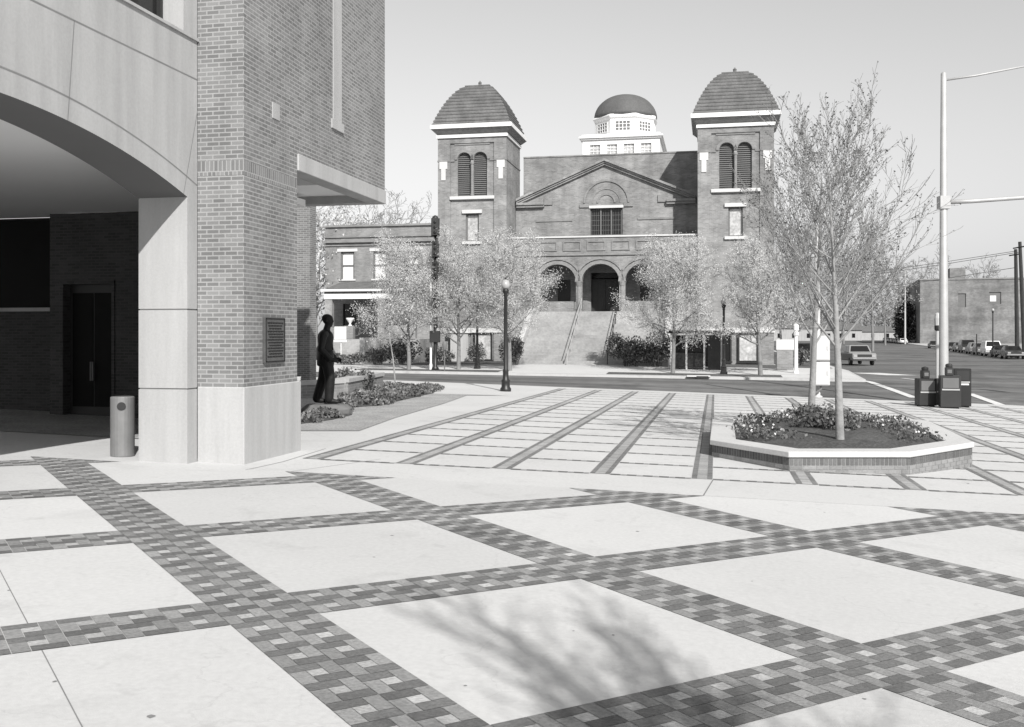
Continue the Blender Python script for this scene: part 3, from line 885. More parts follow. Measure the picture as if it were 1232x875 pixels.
    for (a, b) in ((-1.25, -.35), (.25, 1.35)):
        m = MB(); m.tf = Matrix.Translation((uc, 0, 0))
        m.box(a, b, V0 - .02, V0 + .0, .15, 1.85)
        bf = m.build('basement_window', M['glassd'] if a < 0 else M['glassw'], tw)
        m = MB(); m.tf = Matrix.Translation((uc, 0, 0))
        m.box(a - .1, a, V0 - .10, V0 - .001, .1, 1.95); m.box(b, b + .1, V0 - .10, V0 - .001, .1, 1.95); m.box(a, b, V0 - .10, V0 - .001, 1.85, 1.95); m.box(a - .15, b + .15, V0 - .14, V0 - .001, 0, .1)
        m.build('basement_window_frame', M['dark'], tw)
    return tw
make_tower(-8.79); make_tower(8.92)

# body behind
m = MB()
wall(m, -6.34, 6.48, -.4, 14.95, 12.6, 13.0); m.box(-6.34, 6.48, 12.55, 13.05, 14.95, 15.05)
m.box(-11, 11.2, 13.001, 34, -.4, 12.0); m.box(-6.34, 6.48, 13.002, 34, 12.0, 14.6)
m.build('nave_wall', M['cbrick'], ch)
# gable wall and its openings
GX = .02
gtop = lambda u: 14.0 - abs(u - GX) * (14.0 - 11.35) / 6.3
m = MB()
wall(m, -6.34, 6.48, 3.3, 0, 9.7, 10.1, [(-1.01, 1.27, 8.86, 10.73, 10.73), (-.95, 1.05, 3.4, 6.2, 6.2)], top=gtop)
gw = m.build('gable_wall', M['cbrick'], ch)
m = MB()
for s in (-1, 1):
    for (o, h, dz) in ((.42, .16, .0), (.30, .12, -.17), (.2, .12, -.30)):
        a = Vector((GX, 14.0 + .16 + dz)); b = Vector((GX + s * 6.28, 11.35 + .16 + dz))
        m.add([(a.x, 9.7 - o, a.y - h), (b.x, 9.7 - o, b.y - h), (b.x, 9.7 - o, b.y), (a.x, 9.7 - o, a.y), (a.x, 10.2, a.y - h), (b.x, 10.2, b.y - h), (b.x, 10.2, b.y), (a.x, 10.2, a.y)],
              [(0, 1, 2, 3), (0, 4, 5, 1), (3, 2, 6, 7), (1, 5, 6, 2)])
    u0, u1 = sorted((GX + s * 4.3, GX + s * 6.28))
    m.box(u0, u1, 9.35, 9.69, 11.05, 11.22); m.box(u0, u1, 9.45, 9.69, 10.88, 11.04)
m.build('rake_moulding', M['cbrick'], gw)
m = MB()
ring(m, .13, 11.1, 1.50, 1.62, 9.62, 9.70); ring(m, .13, 11.1, .55, .68, 9.64, 9.70); ring(m, .13, 11.1, .95, 1.0, 9.66, 9.70)
m.box(-1.75, -1.1, 9.60, 9.70, 10.80, 11.05); m.box(1.36, 2.0, 9.60, 9.70, 10.80, 11.05)
for s in (-1, 1):
    m.box(GX + s * 3.6 - 1.3, GX + s * 3.6 + 1.3, 9.64, 9.70, 9.86, 10.0)
    m.box(GX + s * 4.0 - .3, GX + s * 4.0 + .3, 9.60, 9.70, 11.05, 11.55)
m.build('arch_ornament', M['cbrick2'], gw)
m = MB(); m.box(-1.08, 1.34, 9.62, 9.78, 10.73, 10.92); m.build('lintel', M['cstone'], gw)
m = MB(); m.box(-1.0, 1.26, 9.95, 9.98, 8.87, 10.72); wd = m.build('gable_window', M['glassd'], gw)
m = MB()
for x in (-1.0, -.27, .47, 1.2): m.box(x - .04, x + .05, 9.82, 9.949, 8.87, 10.72)
for x in (-.9, -.75, -.6, -.45, -.1, .07, .24, .6, .78, .96, 1.1): m.box(x - .008, x + .008, 9.93, 9.949, 8.87, 10.72)
for z in (9.2, 9.55, 9.9, 10.25): m.box(-1.0, 1.26, 9.93, 9.949, z - .01, z + .01)
m.build('window_mullions', M['louver'], gw)
m = MB(); m.box(-.93, .04, 10.0, 10.06, 3.4, 5.75); m.box(.06, 1.03, 10.0, 10.06, 3.4, 5.75)
for x in (-.83, -.4, .16, .6):
    for z in (3.6, 4.7): m.box(x, x + .33, 9.97, 10.0, z, z + .9)
dr = m.build('door', M['door'], gw)
m = MB(); m.box(-.93, 1.03, 10.02, 10.05, 5.83, 6.18); m.build('transom_window', M['glassd'], gw)
for s in (-1, 1):
    m = MB(); m.box(.05 + s * 2.9 - .45, .05 + s * 2.9 + .45, 9.66, 9.70, 3.4, 5.7)
    m.build('side_door', M['door'], gw)
# roof behind the gable
m = MB()
m.quad((GX, 9.9, 14.0), (-6.3, 9.9, 11.35), (-6.3, 12.6, 11.35), (GX, 12.6, 14.0)); m.quad((GX, 9.9, 14.0), (6.4, 9.9, 11.35), (6.4, 12.6, 11.35), (GX, 12.6, 14.0))
m.build('gable_roof', M['tile'], ch)
# arcade
m = MB()
ops = [(uc - 1.27, uc + 1.27, 3.4, 5.42, 6.62) for uc in (-2.90, .03, 2.96)]
wall(m, -6.34, 6.48, 3.3, 8.42, 6.9, 7.5, ops, n=16)
m.box(-6.34, 6.48, 7.5, 9.69, 7.1, 7.3)
ar = m.build('arcade', M['cbrick'], ch)
m = MB(); m.box(-6.34, 6.48, 6.82, 7.58, 8.42, 8.52); m.build('coping', M['cstone'], ar)
m = MB()
m.box(-6.34, 6.48, 6.80, 6.90, 7.20, 7.32)
for i in range(7):
    a = -5.2 + i * 1.65
    for (x0, x1, z0, z1) in ((a - .62, a + .62, 8.10, 8.18), (a - .62, a + .62, 7.52, 7.60), (a - .62, a - .54, 7.6, 8.1), (a + .54, a + .62, 7.6, 8.1)): m.box(x0, x1, 6.84, 6.90, z0, z1)
for uc in (-2.90, .03, 2.96):
    ring(m, uc, 5.42, 1.27, 1.52, 6.84, 6.90, sz=.95); ring(m, uc, 5.42, 1.58, 1.72, 6.78, 6.90, sz=.95)
m.build('arch_moulding', M['cbrick2'], ar)
for uc in (-4.36, -1.435, 1.495, 4.42):
    m = MB(); m.lathe([(.24, 3.4), (.24, 3.6), (.18, 3.64), (.17, 5.1), (.2, 5.15), (.26, 5.38), (.26, 5.46)], (uc, 7.0, 0), 12); m.build('column', M['cbrick2'], ar)
for uc in (-2.90, 2.96):
    m = MB(); m.box(uc - 1.1, uc + 1.1, 7.05, 7.3, 3.4, 4.1)
    m.build('low_parapet', M['cbrick'], ar)
# front stairs
m = MB()
n = 21
for i in range(n):
    m.box(-4.4, 4.5, i * 6.85 / n, 6.85, -.3 + i * 3.70 / n if i else -.4, -.3 + (i + 1) * 3.70 / n)
m.box(-6.34, 6.48, 6.85, 9.69, -.3, 3.40)
st = m.build('front_stairs', M['stair'], ch)
for s in (-4.75, 4.52):
    m = MB(); m.extr([(-.3, -.4), (-.3, .45), (.4, .55), (6.6, 3.75), (6.84, 3.75), (6.84, -.4)], s, s + .34); m.build('stair_cheek', M['kerb'], st)
for u in (-1.25, 1.22):
    m = MB()
    m.tube([(u, .1, .05), (u, .1, .95), (u, 6.9, 4.30), (u, 6.9, 3.4)], .028, 6)
    m.tube([(u, .1, .5), (u, 6.9, 3.85)], .02, 6)
    for i in (1, 2, 3): m.tube([(u, .1 + 6.8 * i / 4, .05 + 3.35 * i / 4), (u, .1 + 6.8 * i / 4, .95 + 3.35 * i / 4)], .022, 6)
    m.build('handrail', M['galv'] if u < 0 else M['black'], st)
# cupola
cu = MB()
wall(cu, -3.15, 3.2, 14.6, 17.95, 22, 22.3, [(c - .42, c + .42, 16.75, 17.55, 17.55) for c in (-2.1, -.7, .7, 2.1)])
cu.box(-3.15, 3.2, 28.5, 28.85, 14.6, 17.95); cu.box(-3.15, -2.85, 22.3, 28.5, 14.6, 17.95); cu.box(2.9, 3.2, 22.3, 28.5, 14.6, 17.95)
cu.box(-3.3, 3.35, 21.85, 29.0, 17.95, 18.08); cu.box(-3.42, 3.47, 21.72, 29.12, 18.08, 18.22); cu.box(-3.2, 3.25, 21.95, 28.9, 18.22, 18.4)
RC = 2.68
cu.lathe([(RC + .1, 18.38), (RC + .1, 18.56), (RC, 18.57), (RC, 19.85), (RC + .12, 19.95), (RC + .2, 20.12), (RC + .12, 20.25)], (.1, 25.4, 0), 8, rot=R(22.5))
cup = cu.build('cupola', M['white'], ch)
m = MB(); m.lathe([((RC + .02) * math.cos(t) ** .9 if t < 1.5 else .02, 2.12 * math.sin(t)) for t in [i * math.pi / 2 / 12 for i in range(13)]], (.1, 25.4, 20.22), 24)
m.build('dome', M['dome'], cup, smooth=True)
for c in (-2.1, -.7, .7, 2.1):
    m = MB(); m.box(c - .41, c + .41, 22.14, 22.17, 16.75, 17.55)
    for x in (-.14, .14): m.box(c + x - .02, c + x + .02, 22.10, 22.139, 16.75, 17.55, 1)
    for z in (17.02, 17.28): m.box(c - .41, c + .41, 22.10, 22.139, z - .02, z + .02, 1)
    m.build('cupola_window', [M['glassw'], M['white']], cup)
for k in range(8):
    m = MB(); m.tf = Matrix.Translation((.1, 25.4, 0)) @ Matrix.Rotation(R(45 * k), 4, 'Z')
    r = RC * math.cos(R(22.5)) + .01
    m.box(-.62, .62, -r - .01, -r + .02, 18.85, 19.65)
    for x in (-.62, -.31, 0, .31, .62): m.box(x - .03, x + .03, -r - .045, -r - .01, 18.85, 19.65, 1)
    for z in (18.85, 19.1, 19.4, 19.65): m.box(-.65, .65, -r - .044, -r - .01, z - .025, z + .025, 1)
    m.build('drum_window', [M['louver'], M['white']], cup)

# ------------------------------------------------------------------ parsonage left of the church
an = empty('parsonage', (CO[0], CO[1], 0), -CA)
tag(an, 'flat roofed two storey brick house with a deep porch left of the church', 'house')
m = MB()
wins = [(-18.15, -17.16), (-15.76, -14.78), (-13.4, -12.4)]
wall(m, -19.3, -11.3, -.4, 9.45, 6, 6.35, [(a, b, 5.73, 7.66, 7.66) for a, b in wins] + [(-18.0, -17.0, 2.5, 4.0, 4.0), (-15.6, -14.6, 2.5, 4.1, 4.1)])
m.box(-19.3, -18.95, 6.35, 18, -.4, 9.45); m.box(-11.65, -11.3, 6.35, 18, -.4, 9.45); m.box(-19.3, -11.3, 17.7, 18, -.4, 9.45); m.box(-18.95, -11.65, 6.35, 17.7, 9.0, 9.2)
aw_ = m.build('house_wall', M['abrick'], an)
m = MB(); m.box(-19.42, -11.28, 5.86, 5.998, 9.38, 9.52); m.box(-19.45, -11.28, 5.8, 5.998, 8.28, 8.42); m.box(-19.4, -11.28, 5.9, 5.998, 8.64, 8.74); m.box(-19.4, -11.28, 5.9, 5.998, 8.06, 8.14); m.build('cornice', M['cbrick2'], aw_)
for a, b in wins:
    m = MB(); m.box(a, b, 6.2, 6.23, 5.73, 7.66); wn = m.build('window', M['sign'], an)
    m = MB(); m.box(a - .25, b + .25, 5.95, 6.05, 7.66, 7.86); m.build('lintel', M['cstone'], wn)
    m = MB(); m.box(a - .12, b + .12, 5.93, 6.05, 5.62, 5.73); m.build('window_sill', M['cstone'], wn)
    m = MB()
    for (x0, x1, z0, z1) in ((a, a + .1, 5.73, 7.66), (b - .1, b, 5.73, 7.66), (a, b, 6.66, 6.74), (a, b, 7.56, 7.66)): m.box(x0, x1, 6.12, 6.199, z0, z1)
    m.build('window_frame', M['louver'], wn)
for a, b in ((-18.0, -17.0), (-15.6, -14.6)):
    m = MB(); m.box(a, b, 6.2, 6.23, 2.5, 4.1); m.build('porch_window', M['glassd'], an)
m = MB()
m.box(-18.0, -11.4, 2.6, 5.99, 4.55, 4.72); m.extr([(2.5, 4.72), (2.5, 4.78), (5.99, 5.55), (5.99, 4.72)], -18.1, -11.4)
pr = m.build('porch_roof', M['tile'], an)
m = MB(); m.box(-18.0, -11.4, 2.55, 2.80, 4.22, 4.55); m.box(-18.15, -11.4, 2.42, 2.56, 4.72, 4.86); m.build('porch_beam', M['white'], pr)
for u in (-17.7, -14.0, -11.9):
    m = MB(); m.box(u - .25, u + .25, 2.6, 3.0, 1.6, 4.22); m.build('porch_pillar', M['abrick'], an)
m = MB(); m.box(-17.9, -11.4, 2.7, 5.99, -.4, 1.55); m.box(-16.55, -15.95, 2.6, 2.98, 1.55, 2.42); m.box(-13.75, -12.2, 2.65, 2.95, 1.55, 2.45); m.box(-17.45, -16.56, 2.65, 2.95, 1.55, 2.3); m.build('porch_floor', M['abrick'], an)
m = MB()
for i in range(9): m.box(-16.55, -14.45, 2.69 - (9 - i) * .33, 2.69, -.35 + (i * .21), -.35 + (i + 1) * .21)
ss = m.build('porch_steps', M['stair'], an)
for u in (-16.9, -14.44):
    m = MB(); m.box(u, u + .34, -.3, 2.6, -.35, 1.65); m.build('step_wall', M['kerb'], ss)
u0 = c2w(-16.24, 2.79)
t = empty('stone_urn', (*u0, 2.42)); tag(t, 'white urn standing on the brick pier beside the house steps', 'urn')
m = MB(); m.lathe([(.14, 0), (.14, .05), (.06, .1), (.07, .18), (.22, .4), (.28, .52), (.24, .54), (.02, .5)], n=14); m.build('urn_bowl', M['white'], t, smooth=True)

# ------------------------------------------------------------------ right-hand warehouse and distance
WA = math.atan2(.305, .952)
wo = at(1107, 402, 262)
wh = empty('warehouse', (wo[0], wo[1], -.8), -WA)
wh.scale = (1.278, 1.278, 1.278)
tag(wh, 'plain flat roofed brick warehouse behind the parked cars on the right', 'warehouse')
m = MB()
wall(m, 0, 46, -.5, 13.2, 0, .4, [(13.0, 15.2, 8.2, 10.6, 10.6), (7.2, 8.7, 7.6, 10.4, 10.4), (20, 22, 8.2, 10.6, 10.6)])
m.box(0, .4, .4, 70, -.5, 13.2); m.box(45.6, 46, .4, 70, -.5, 13.2); m.box(.4, 45.6, 69.6, 70, -.5, 13.2); m.box(.4, 45.6, .4, 69.6, 12.0, 12.3)
m.build('warehouse_wall', M['rbrick'], wh)
m = MB(); m.box(-.15, 46.1, -.15, .55, 13.2, 13.5); m.box(-.15, .55, .55, 70, 13.2, 13.5); m.box(31, 46.1, -.15, .55, 13.5, 13.9); m.build('parapet_coping', M['cbrick2'], wh)
m = MB(); m.box(6.3, 9.3, 6, 9.6, 12.3, 16.0); m.build('roof_house', M['rbrick'], wh)
m = MB(); m.box(13.0, 15.2, .2, .24, 8.2, 10.6); wn = m.build('window', M['louver'], wh)
m = MB(); m.box(13.15, 14.3, .14, .199, 8.7, 9.9); m.build('window_panel', M['sign'], wn)
m = MB(); m.box(7.2, 8.7, .2, .24, 7.6, 10.4); m.build('boarded_window', M['louver'], wh)
m = MB(); m.box(20, 22, .2, .24, 8.2, 10.6); m.build('boarded_window', M['louver'], wh)

# kerb and pavement on the far side of the side street, behind the parked cars
m = MB()
k0 = Vector((49.9, 91.5)); kd = Vector((.305, .952)); kn = Vector((.952, -.305))
for a, b in ((-60, -20), (-20, 20), (20, 60), (60, 120), (120, 300)):
    p, q = k0 + kd * a, k0 + kd * b
    m.quad((p.x, p.y, -.62), (q.x, q.y, -.62), (q.x + kn.x * 4, q.y + kn.y * 4, -.6), (p.x + kn.x * 4, p.y + kn.y * 4, -.6))
    m.quad((p.x, p.y, -.9), (q.x, q.y, -.9), (q.x, q.y, -.62), (p.x, p.y, -.62))
tag(m.build('side_street_pavement', M['kerb']), kind='structure')
m = MB()
p, q = k0 + kd * -60 + kn * 4, k0 + kd * 300 + kn * 4
m.quad((p.x, p.y, -.6), (q.x, q.y, -.6), (q.x + kn.x * 120, q.y + kn.y * 120, -.5), (p.x + kn.x * 120, p.y + kn.y * 120, -.5))
tag(m.build('side_street_ground', M['gravel']), kind='structure')

# ------------------------------------------------------------------ trees
def grow(mb, rng, p, d, length, r, lvl, tips, cfg):
    n = cfg['seg'][lvl]; pts = [Vector(p)]; rad = [r]; dirs = [d.copy()]
    d = d.normalized()
    for i in range(n):
        d = (d + Vector((rng.gauss(0, 1), rng.gauss(0, 1), rng.gauss(0, .6))) * cfg['wob'][lvl] + Vector((0, 0, cfg['up'][lvl]))).normalized()
        pts.append(pts[-1] + d * length / n); rad.append(max(cfg['rmin'], r * (1 - (i + 1) / n * cfg['tap'])))
        dirs.append(d.copy())
    mb.tube(pts, rad, cfg['sides'][lvl], cap=False)
    if lvl + 1 >= len(cfg['n']):
        for q in range(1, len(pts)): tips.append((pts[q], dirs[q], 1.0 if q == len(pts) - 1 else .5))
        return
    k = cfg['n'][lvl + 1]
    for j in range(k):
        t = cfg['t0'][lvl + 1] + (1 - cfg['t0'][lvl + 1]) * (j + rng.random() * .8) / k
        f = min(t, .999) * n; i = int(f)
        q = pts[i].lerp(pts[i + 1], f - i)
        dd = dirs[i + 1]
        a = dd.orthogonal().normalized(); a.rotate(Matrix.Rotation(rng.uniform(0, 6.283) if lvl else 2.4 * j + rng.uniform(-.3, .3), 3, dd))
        ang = R(rng.uniform(*cfg['ang'][lvl + 1]))
        nd = dd * math.cos(ang) + a * math.sin(ang)
        ln = length * cfg['len'][lvl + 1] * rng.uniform(.75, 1.15) * (1 - cfg['sh'][lvl + 1] * t)
        grow(mb, rng, q, nd, ln, max(cfg['rmin'], rad[i] * cfg['rr'][lvl + 1]), lvl + 1, tips, cfg)
    for q in range(len(pts) // 2, len(pts)): tips.append((pts[q], dirs[q], .6))

def make_tree(name, label, seed, loc, h, r, cfg, bark, leaf, nleaf, lsize, spread=.12, group=None, tonelo=.6, tonehi=1.4, rz=0, cat='tree', crown='crown'):
    rng = random.Random(seed)
    t = empty(name, loc, rz); tag(t, label, cat, group)
    mb = MB(); tips = []
    grow(mb, rng, (0, 0, -.1), Vector((0, 0, 1)), h, r, 0, tips, cfg)
    mb.build('trunk', bark, t, smooth=True)
    if leaf:
        lf = MB(); st = random.getstate(); random.seed(seed)
        zmax = max(q[0].z for q in tips)
        tips = [q for q in tips if q[0].z > cfg.get('lz', .28) * h]
        for _ in range(nleaf):
            p, d, wgt = random.choice(tips)
            c = p + Vector((random.gauss(0, 1), random.gauss(0, 1), random.gauss(0, 1))) * spread
            lf.leaf(c, lsize * random.uniform(.6, 1.3), tone=random.uniform(tonelo, tonehi), up=.2)
        random.setstate(st)
        lf.build(crown, leaf, t)
    return t

VASE = dict(seg=[10, 7, 5, 4], wob=[.02, .07, .10, .14], up=[.02, .085, .06, .05], tap=.92, rmin=.0036, sides=[9, 5, 4, 3],
            n=[1, 27, 10, 7], t0=[0, .31, .15, .1], ang=[(0, 0), (34, 58), (20, 40), (18, 42)], len=[1, .62, .46, .42], rr=[1, .40, .45, .5], sh=[0, .50, .35, .4], lz=.3)
BLOOM0 = dict(seg=[8, 6, 4, 3], wob=[.03, .09, .14, .16], up=[.02, .07, .05, .02], tap=.9, rmin=.012, sides=[8, 5, 4, 3],
             n=[1, 20, 8, 4], t0=[0, .24, .15, .1], ang=[(0, 0), (42, 70), (30, 60), (25, 55)], len=[1, .56, .46, .45], rr=[1, .5, .5, .5], sh=[0, .40, .3, .4], lz=.24)

BLOOM = dict(BLOOM0, n=[1, 22, 9, 5])
# two young trees in the octagonal planter
TZ = .06
make_tree('young_tree', 'slender bare young tree at the front of the raised planter', 11, (5.60, 16.9, TZ), 4.75, .078, VASE, M['bark'], M['bud'], 2600, .04, .02, tonelo=.5, tonehi=1.6, crown='buds')
make_tree('young_tree', 'second bare young tree further back in the raised planter', 23, (6.33, 21.0, TZ), 5.3, .082, VASE, M['bark'], M['bud'], 2800, .045, .025, tonelo=.5, tonehi=1.6, crown='buds')
# tree behind the camera that throws the twig shadow on the foreground paving
make_tree('young_tree', 'young tree whose twigs shade the paving in the foreground', 31, (3.0, -4.1, plane(3.0, -4.1)), 7.2, .09, dict(VASE, rmin=.0075, n=[1, 24, 7, 4], t0=[0, .55, .1, .1], ang=[(0, 0), (20, 42), (14, 30), (14, 34)], len=[1, .42, .5, .45], sh=[0, .5, .35, .4]), M['bark'], None, 0, 0)
make_tree('young_tree', 'second young tree shading the foreground paving from the right', 37, (4.0, -4.9, plane(4.0, -4.9)), 7.0, .09, dict(VASE, rmin=.0075, n=[1, 24, 7, 4], t0=[0, .55, .1, .1], ang=[(0, 0), (20, 42), (14, 30), (14, 34)], len=[1, .42, .5, .45], sh=[0, .5, .35, .4]), M['bark'], None, 0, 0)

def place_uv(u, v): 
    x, y = c2w(u, v); return (x, y, zlot(u, v))
GB = 'blossoming trees along the church pavement'
bl = [(-9.3, -6.3, 6.0, 'leftmost of the pale blossoming trees along the church pavement', 41, 3400), (-6.7, -5.2, 5.9, 'pale blossoming tree behind the dark signal post', 47, 3000), (-3.6, -5.8, 6.0, 'pale blossoming tree just left of the church stairs', 42, 3600),
      (5.35, -5.6, 6.0, 'pale blossoming tree just right of the church stairs', 43, 3600), (9.94, -6.0, 5.9, 'pale blossoming tree in front of the right church tower', 44, 2300)]
for (u, v, h, lab, sd_, nl) in bl:
    make_tree('blossoming_tree', lab, sd_, place_uv(u, v), h, .13, BLOOM, M['barkp'], M['bloss'], int(nl * 11.5), .070, .19, GB, .75, 1.1, rz=sd_)
x, y, _ = at(958, 402, 84); make_tree('bare_tree', 'hazy bare tree right of the church beyond the corner', 51, (x, y, -.7), 11, .16, BLOOM, M['barkp'], M['bloss'], 3200, .17, .2, None, .25, .9)
x, y, _ = at(1050, 402, 150); make_tree('bare_tree', 'pale tree down the side street behind the pickup truck', 52, (x, y, -.7), 15, .22, BLOOM, M['barkp'], M['bloss'], 3600, .3, .3, None, .25, .9)
x, y, _ = at(990, 402, 190); make_tree('bare_tree', 'distant bare tree between church and side street', 53, (x, y, -.7), 17, .25, BLOOM, M['barkp'], M['bloss'], 3600, .32, .3, None, .2, .8)
x, y, _ = at(380, 402, 72); make_tree('blossoming_tree', 'pale tree left of the brick house, half hidden by the building', 54, (x, y, 0), 9.5, .16, BLOOM, M['barkp'], M['bloss'], 4200, .2, .2, None, .4, 1.25)
GR = 'bare trees behind the warehouse'
for i, (px, Y, h, lab) in enumerate(((1128, 280, 21, 'bare grey tree rising behind the left end of the warehouse roof'), (1100, 300, 21, 'bare tree at the left corner of the warehouse'), (1178, 290, 20, 'spreading bare tree behind the middle of the warehouse roof'))):
    x, y, _ = at(px, 402, Y); make_tree('bare_tree', lab, 60 + i, (x, y, -1), h, .3, dict(BLOOM, rmin=.03), M['barkp'], None, 0, 0, group=GR)
for i, (px, Y, h, lab) in enumerate(((440, 118, 16.5, 'bare tree top showing above the left part of the house roof'), (480, 122, 16.5, 'bare tree top showing above the right part of the house roof'))):
    x, y, _ = at(px, 402, Y); make_tree('bare_tree', lab, 70 + i, (x, y, -1), h, .25, dict(BLOOM, rmin=.018), M['barkp'], None, 0, 0)

for i, (px, Y, h, lab) in enumerate(((1065, 230, 19, 'bare tree just left of the thin pale light pole far down the street'), (1015, 260, 20, 'far bare tree seen behind the front planter trunk'), (940, 200, 16, 'bare tree right behind the corner of the right church tower'))):
    x, y, _ = at(px, 402, Y); make_tree('bare_tree', lab, 90 + i, (x, y, -1), h, .26, dict(BLOOM, rmin=.03), M['barkp'], M['bloss'], 2400, .35, .35, None, .15, .6)
tl = MB(); st = random.getstate(); random.seed(404)
for i in range(46):
    px = 930 + i * 7.5; x, y, _ = at(px, 402, random.uniform(460, 560)); hh = random.uniform(9, 20); rr = random.uniform(5, 9)
    for _ in range(170):
        d = Vector((random.gauss(0, .5), random.gauss(0, .5), random.gauss(0, .35)))
        tl.leaf((x + d.x * rr, y + d.y * rr, max(-.5, hh * .55 + d.z * hh * .8)), random.uniform(.8, 1.9), tone=random.uniform(.6, 1.5))
    tl.tube([(x, y, -1), (x, y, hh * .7)], [.4, .1], 4)
random.setstate(st)
tag(tl.build('treeline', leafmat('far_foliage', .24)), 'far off soft line of trees closing the end of the side street', 'trees', kind='stuff')
for (px, Y, wd_, h, lab) in ((1012, 400, 16, 7, 'small pale house at the far end of the street left of the light pole'), (1050, 420, 20, 6, 'wide low pale house at the far end of the street beside the evergreen tree'), (955, 380, 18, 8, 'pale gabled house far behind the corner post')):
    x, y, _ = at(px, 402, Y); t = empty('far_house', (x, y, -.8), -CA); tag(t, lab, 'house')
    m = MB(); m.box(-wd_ / 2, wd_ / 2, 0, 9, -.3, h * .6); m.build('house_wall', M['precast'], t)
    m = MB(); m.extr([(-.5, h * .6 + .01), (4.5, h), (9.5, h * .6 + .01)], -wd_ / 2 - .4, wd_ / 2 + .4); m.build('roof', M['tile'], t)
    for k in (-1, 0, 1):
        m = MB(); m.box(k * wd_ * .3 - .6, k * wd_ * .3 + .6, -.06, -.01, 1.2, 2.9); m.build('window', M['glassd'], t)
# young staked sapling
x, y = gp(475, 464); make_tree('sapling', 'thin pale sapling standing beside the planting bed', 80, (x, y, plane(x, y)), 2.9, .04, dict(BLOOM, n=[1, 9, 5, 3], rmin=.006, t0=[0, .55, .2, .1]), M['bark'], M['bloss'], 260, .08, .06, tonelo=.5, tonehi=1.2)

# ------------------------------------------------------------------ shrubs
def shrub(name, label, loc, rx, ry, h, n, leaf, size, group=None, seed=1, lo=.5, hi=1.8, cat='shrub'):
    st = random.getstate(); random.seed(seed)
    t = empty(name, loc, -CA); tag(t, label, cat, group)
    lf = MB(); tw = MB()
    lobes = [(random.uniform(-.6, .6) * rx, random.uniform(-.5, .5) * ry, random.uniform(.4, .75) * h, random.uniform(.35, .55), random.uniform(.7, 1.25)) for _ in range(9)]
    for _ in range(n):
        cx, cy, cz, s, tn = random.choice(lobes)
        d = Vector((random.gauss(0, 1), random.gauss(0, 1), random.gauss(0, 1))).normalized() * random.uniform(.55, 1.08)
        p = (cx + d.x * rx * s, cy + d.y * ry * s, max(.03, cz + d.z * h * s * .9))
        lf.leaf(p, size * random.uniform(.6, 1.3), tone=tn * random.uniform(lo, hi), up=.3)
    for _ in range(14):
        a = random.uniform(0, 6.283); q = random.random()
        tw.tube([(q * .2 * rx * math.cos(a), q * .2 * ry * math.sin(a), -.05), (q * .7 * rx * math.cos(a), q * .7 * ry * math.sin(a), h * .8)], [.02, .006], 4)
    tw.build('stems', M['barkd'], t); lf.build('foliage', leaf, t)
    random.setstate(st)
    return t
x, y, _ = at(1089, 402, 276)
shrub('evergreen_tree', 'dense dark evergreen tree against the left end of the warehouse', (x, y, -.8), 3.6, 3.2, 13.0, 5000, M['ever'], .7, None, 160, lo=.15, hi=.8, cat='tree')
GS = 'shrubs in front of the church'
for i, (u, v, rx, ry, h, n, lab) in enumerate((
    (2.4, -.9, 1.15, .8, 1.75, 2600, 'leafy shrub at the foot of the stairs near the right handrail'), (4.2, -1.0, 1.35, .9, 2.0, 2800, 'largest leafy shrub right of the church stairs'),
    (-4.3, -.6, .8, .7, 1.7, 1500, 'upright shrub at the left foot of the church stairs'), (-5.6, 4.4, .9, .8, 1.5, 1200, 'dark shrub against the wall left of the stairs'),
    (-11.6, -.5, 1.3, 1.0, 1.5, 1700, 'dark rounded shrub between the house and the left tower'), (-12.9, -1.6, 1.0, .8, .9, 1200, 'low shrub in front of the brick house'),
    (-10.4, 4.2, 1.2, .8, 1.0, 1300, 'low shrub under the left church tower'), (7.0, 4.0, .8, .8, 1.4, 1200, 'dark shrub beside the bus shelter'), (-8.0, 4.6, .7, .6, 1.1, 900, 'small shrub below the basement window of the left tower'),
    (-14.6, -2.0, 1.1, .7, .7, 1000, 'lowest shrub along the house lawn'), (13.0, 6.5, .9, .8, 1.0, 800, 'dark round shrub beside the brick sign right of the church'))):
    shrub('shrub', lab, place_uv(u, v), rx, ry, h, n, M['ever'], .15, GS, 100 + i)

# ------------------------------------------------------------------ raised planter
PL = [(3.41, 16.9), (4.25, 15.17), (6.08, 15.17), (7.66, 16.5), (8.62, 20.6), (7.7, 22.1), (5.9, 22.4), (4.28, 21.0)]
cx_, cy_ = sum(p[0] for p in PL) / 8, sum(p[1] for p in PL) / 8
t = empty('planter', (cx_, cy_, -.25)); tag(t, 'octagonal brick planter with a broad pale stone coping under the bare trees', 'planter')
PLr = [(x - cx_, y - cy_) for x, y in PL]
def inset(poly, d):
    n = len(poly); out = []
    for i in range(n):
        p, q, r = Vector(poly[i - 1]), Vector(poly[i]), Vector(poly[(i + 1) % n])
        a = (q - p).normalized(); b = (r - q).normalized()
        na, nb = Vector((-a.y, a.x)), Vector((-b.y, b.x))
        m_ = (na + nb).normalized(); out.append(tuple(q + m_ * d / max(.3, m_.dot(na))))
    return out
ZT = .335     # coping top, above z = -.25
m = MB()
inn = inset(PLr, .40); ou = inset(PLr, -.035)
n = 8
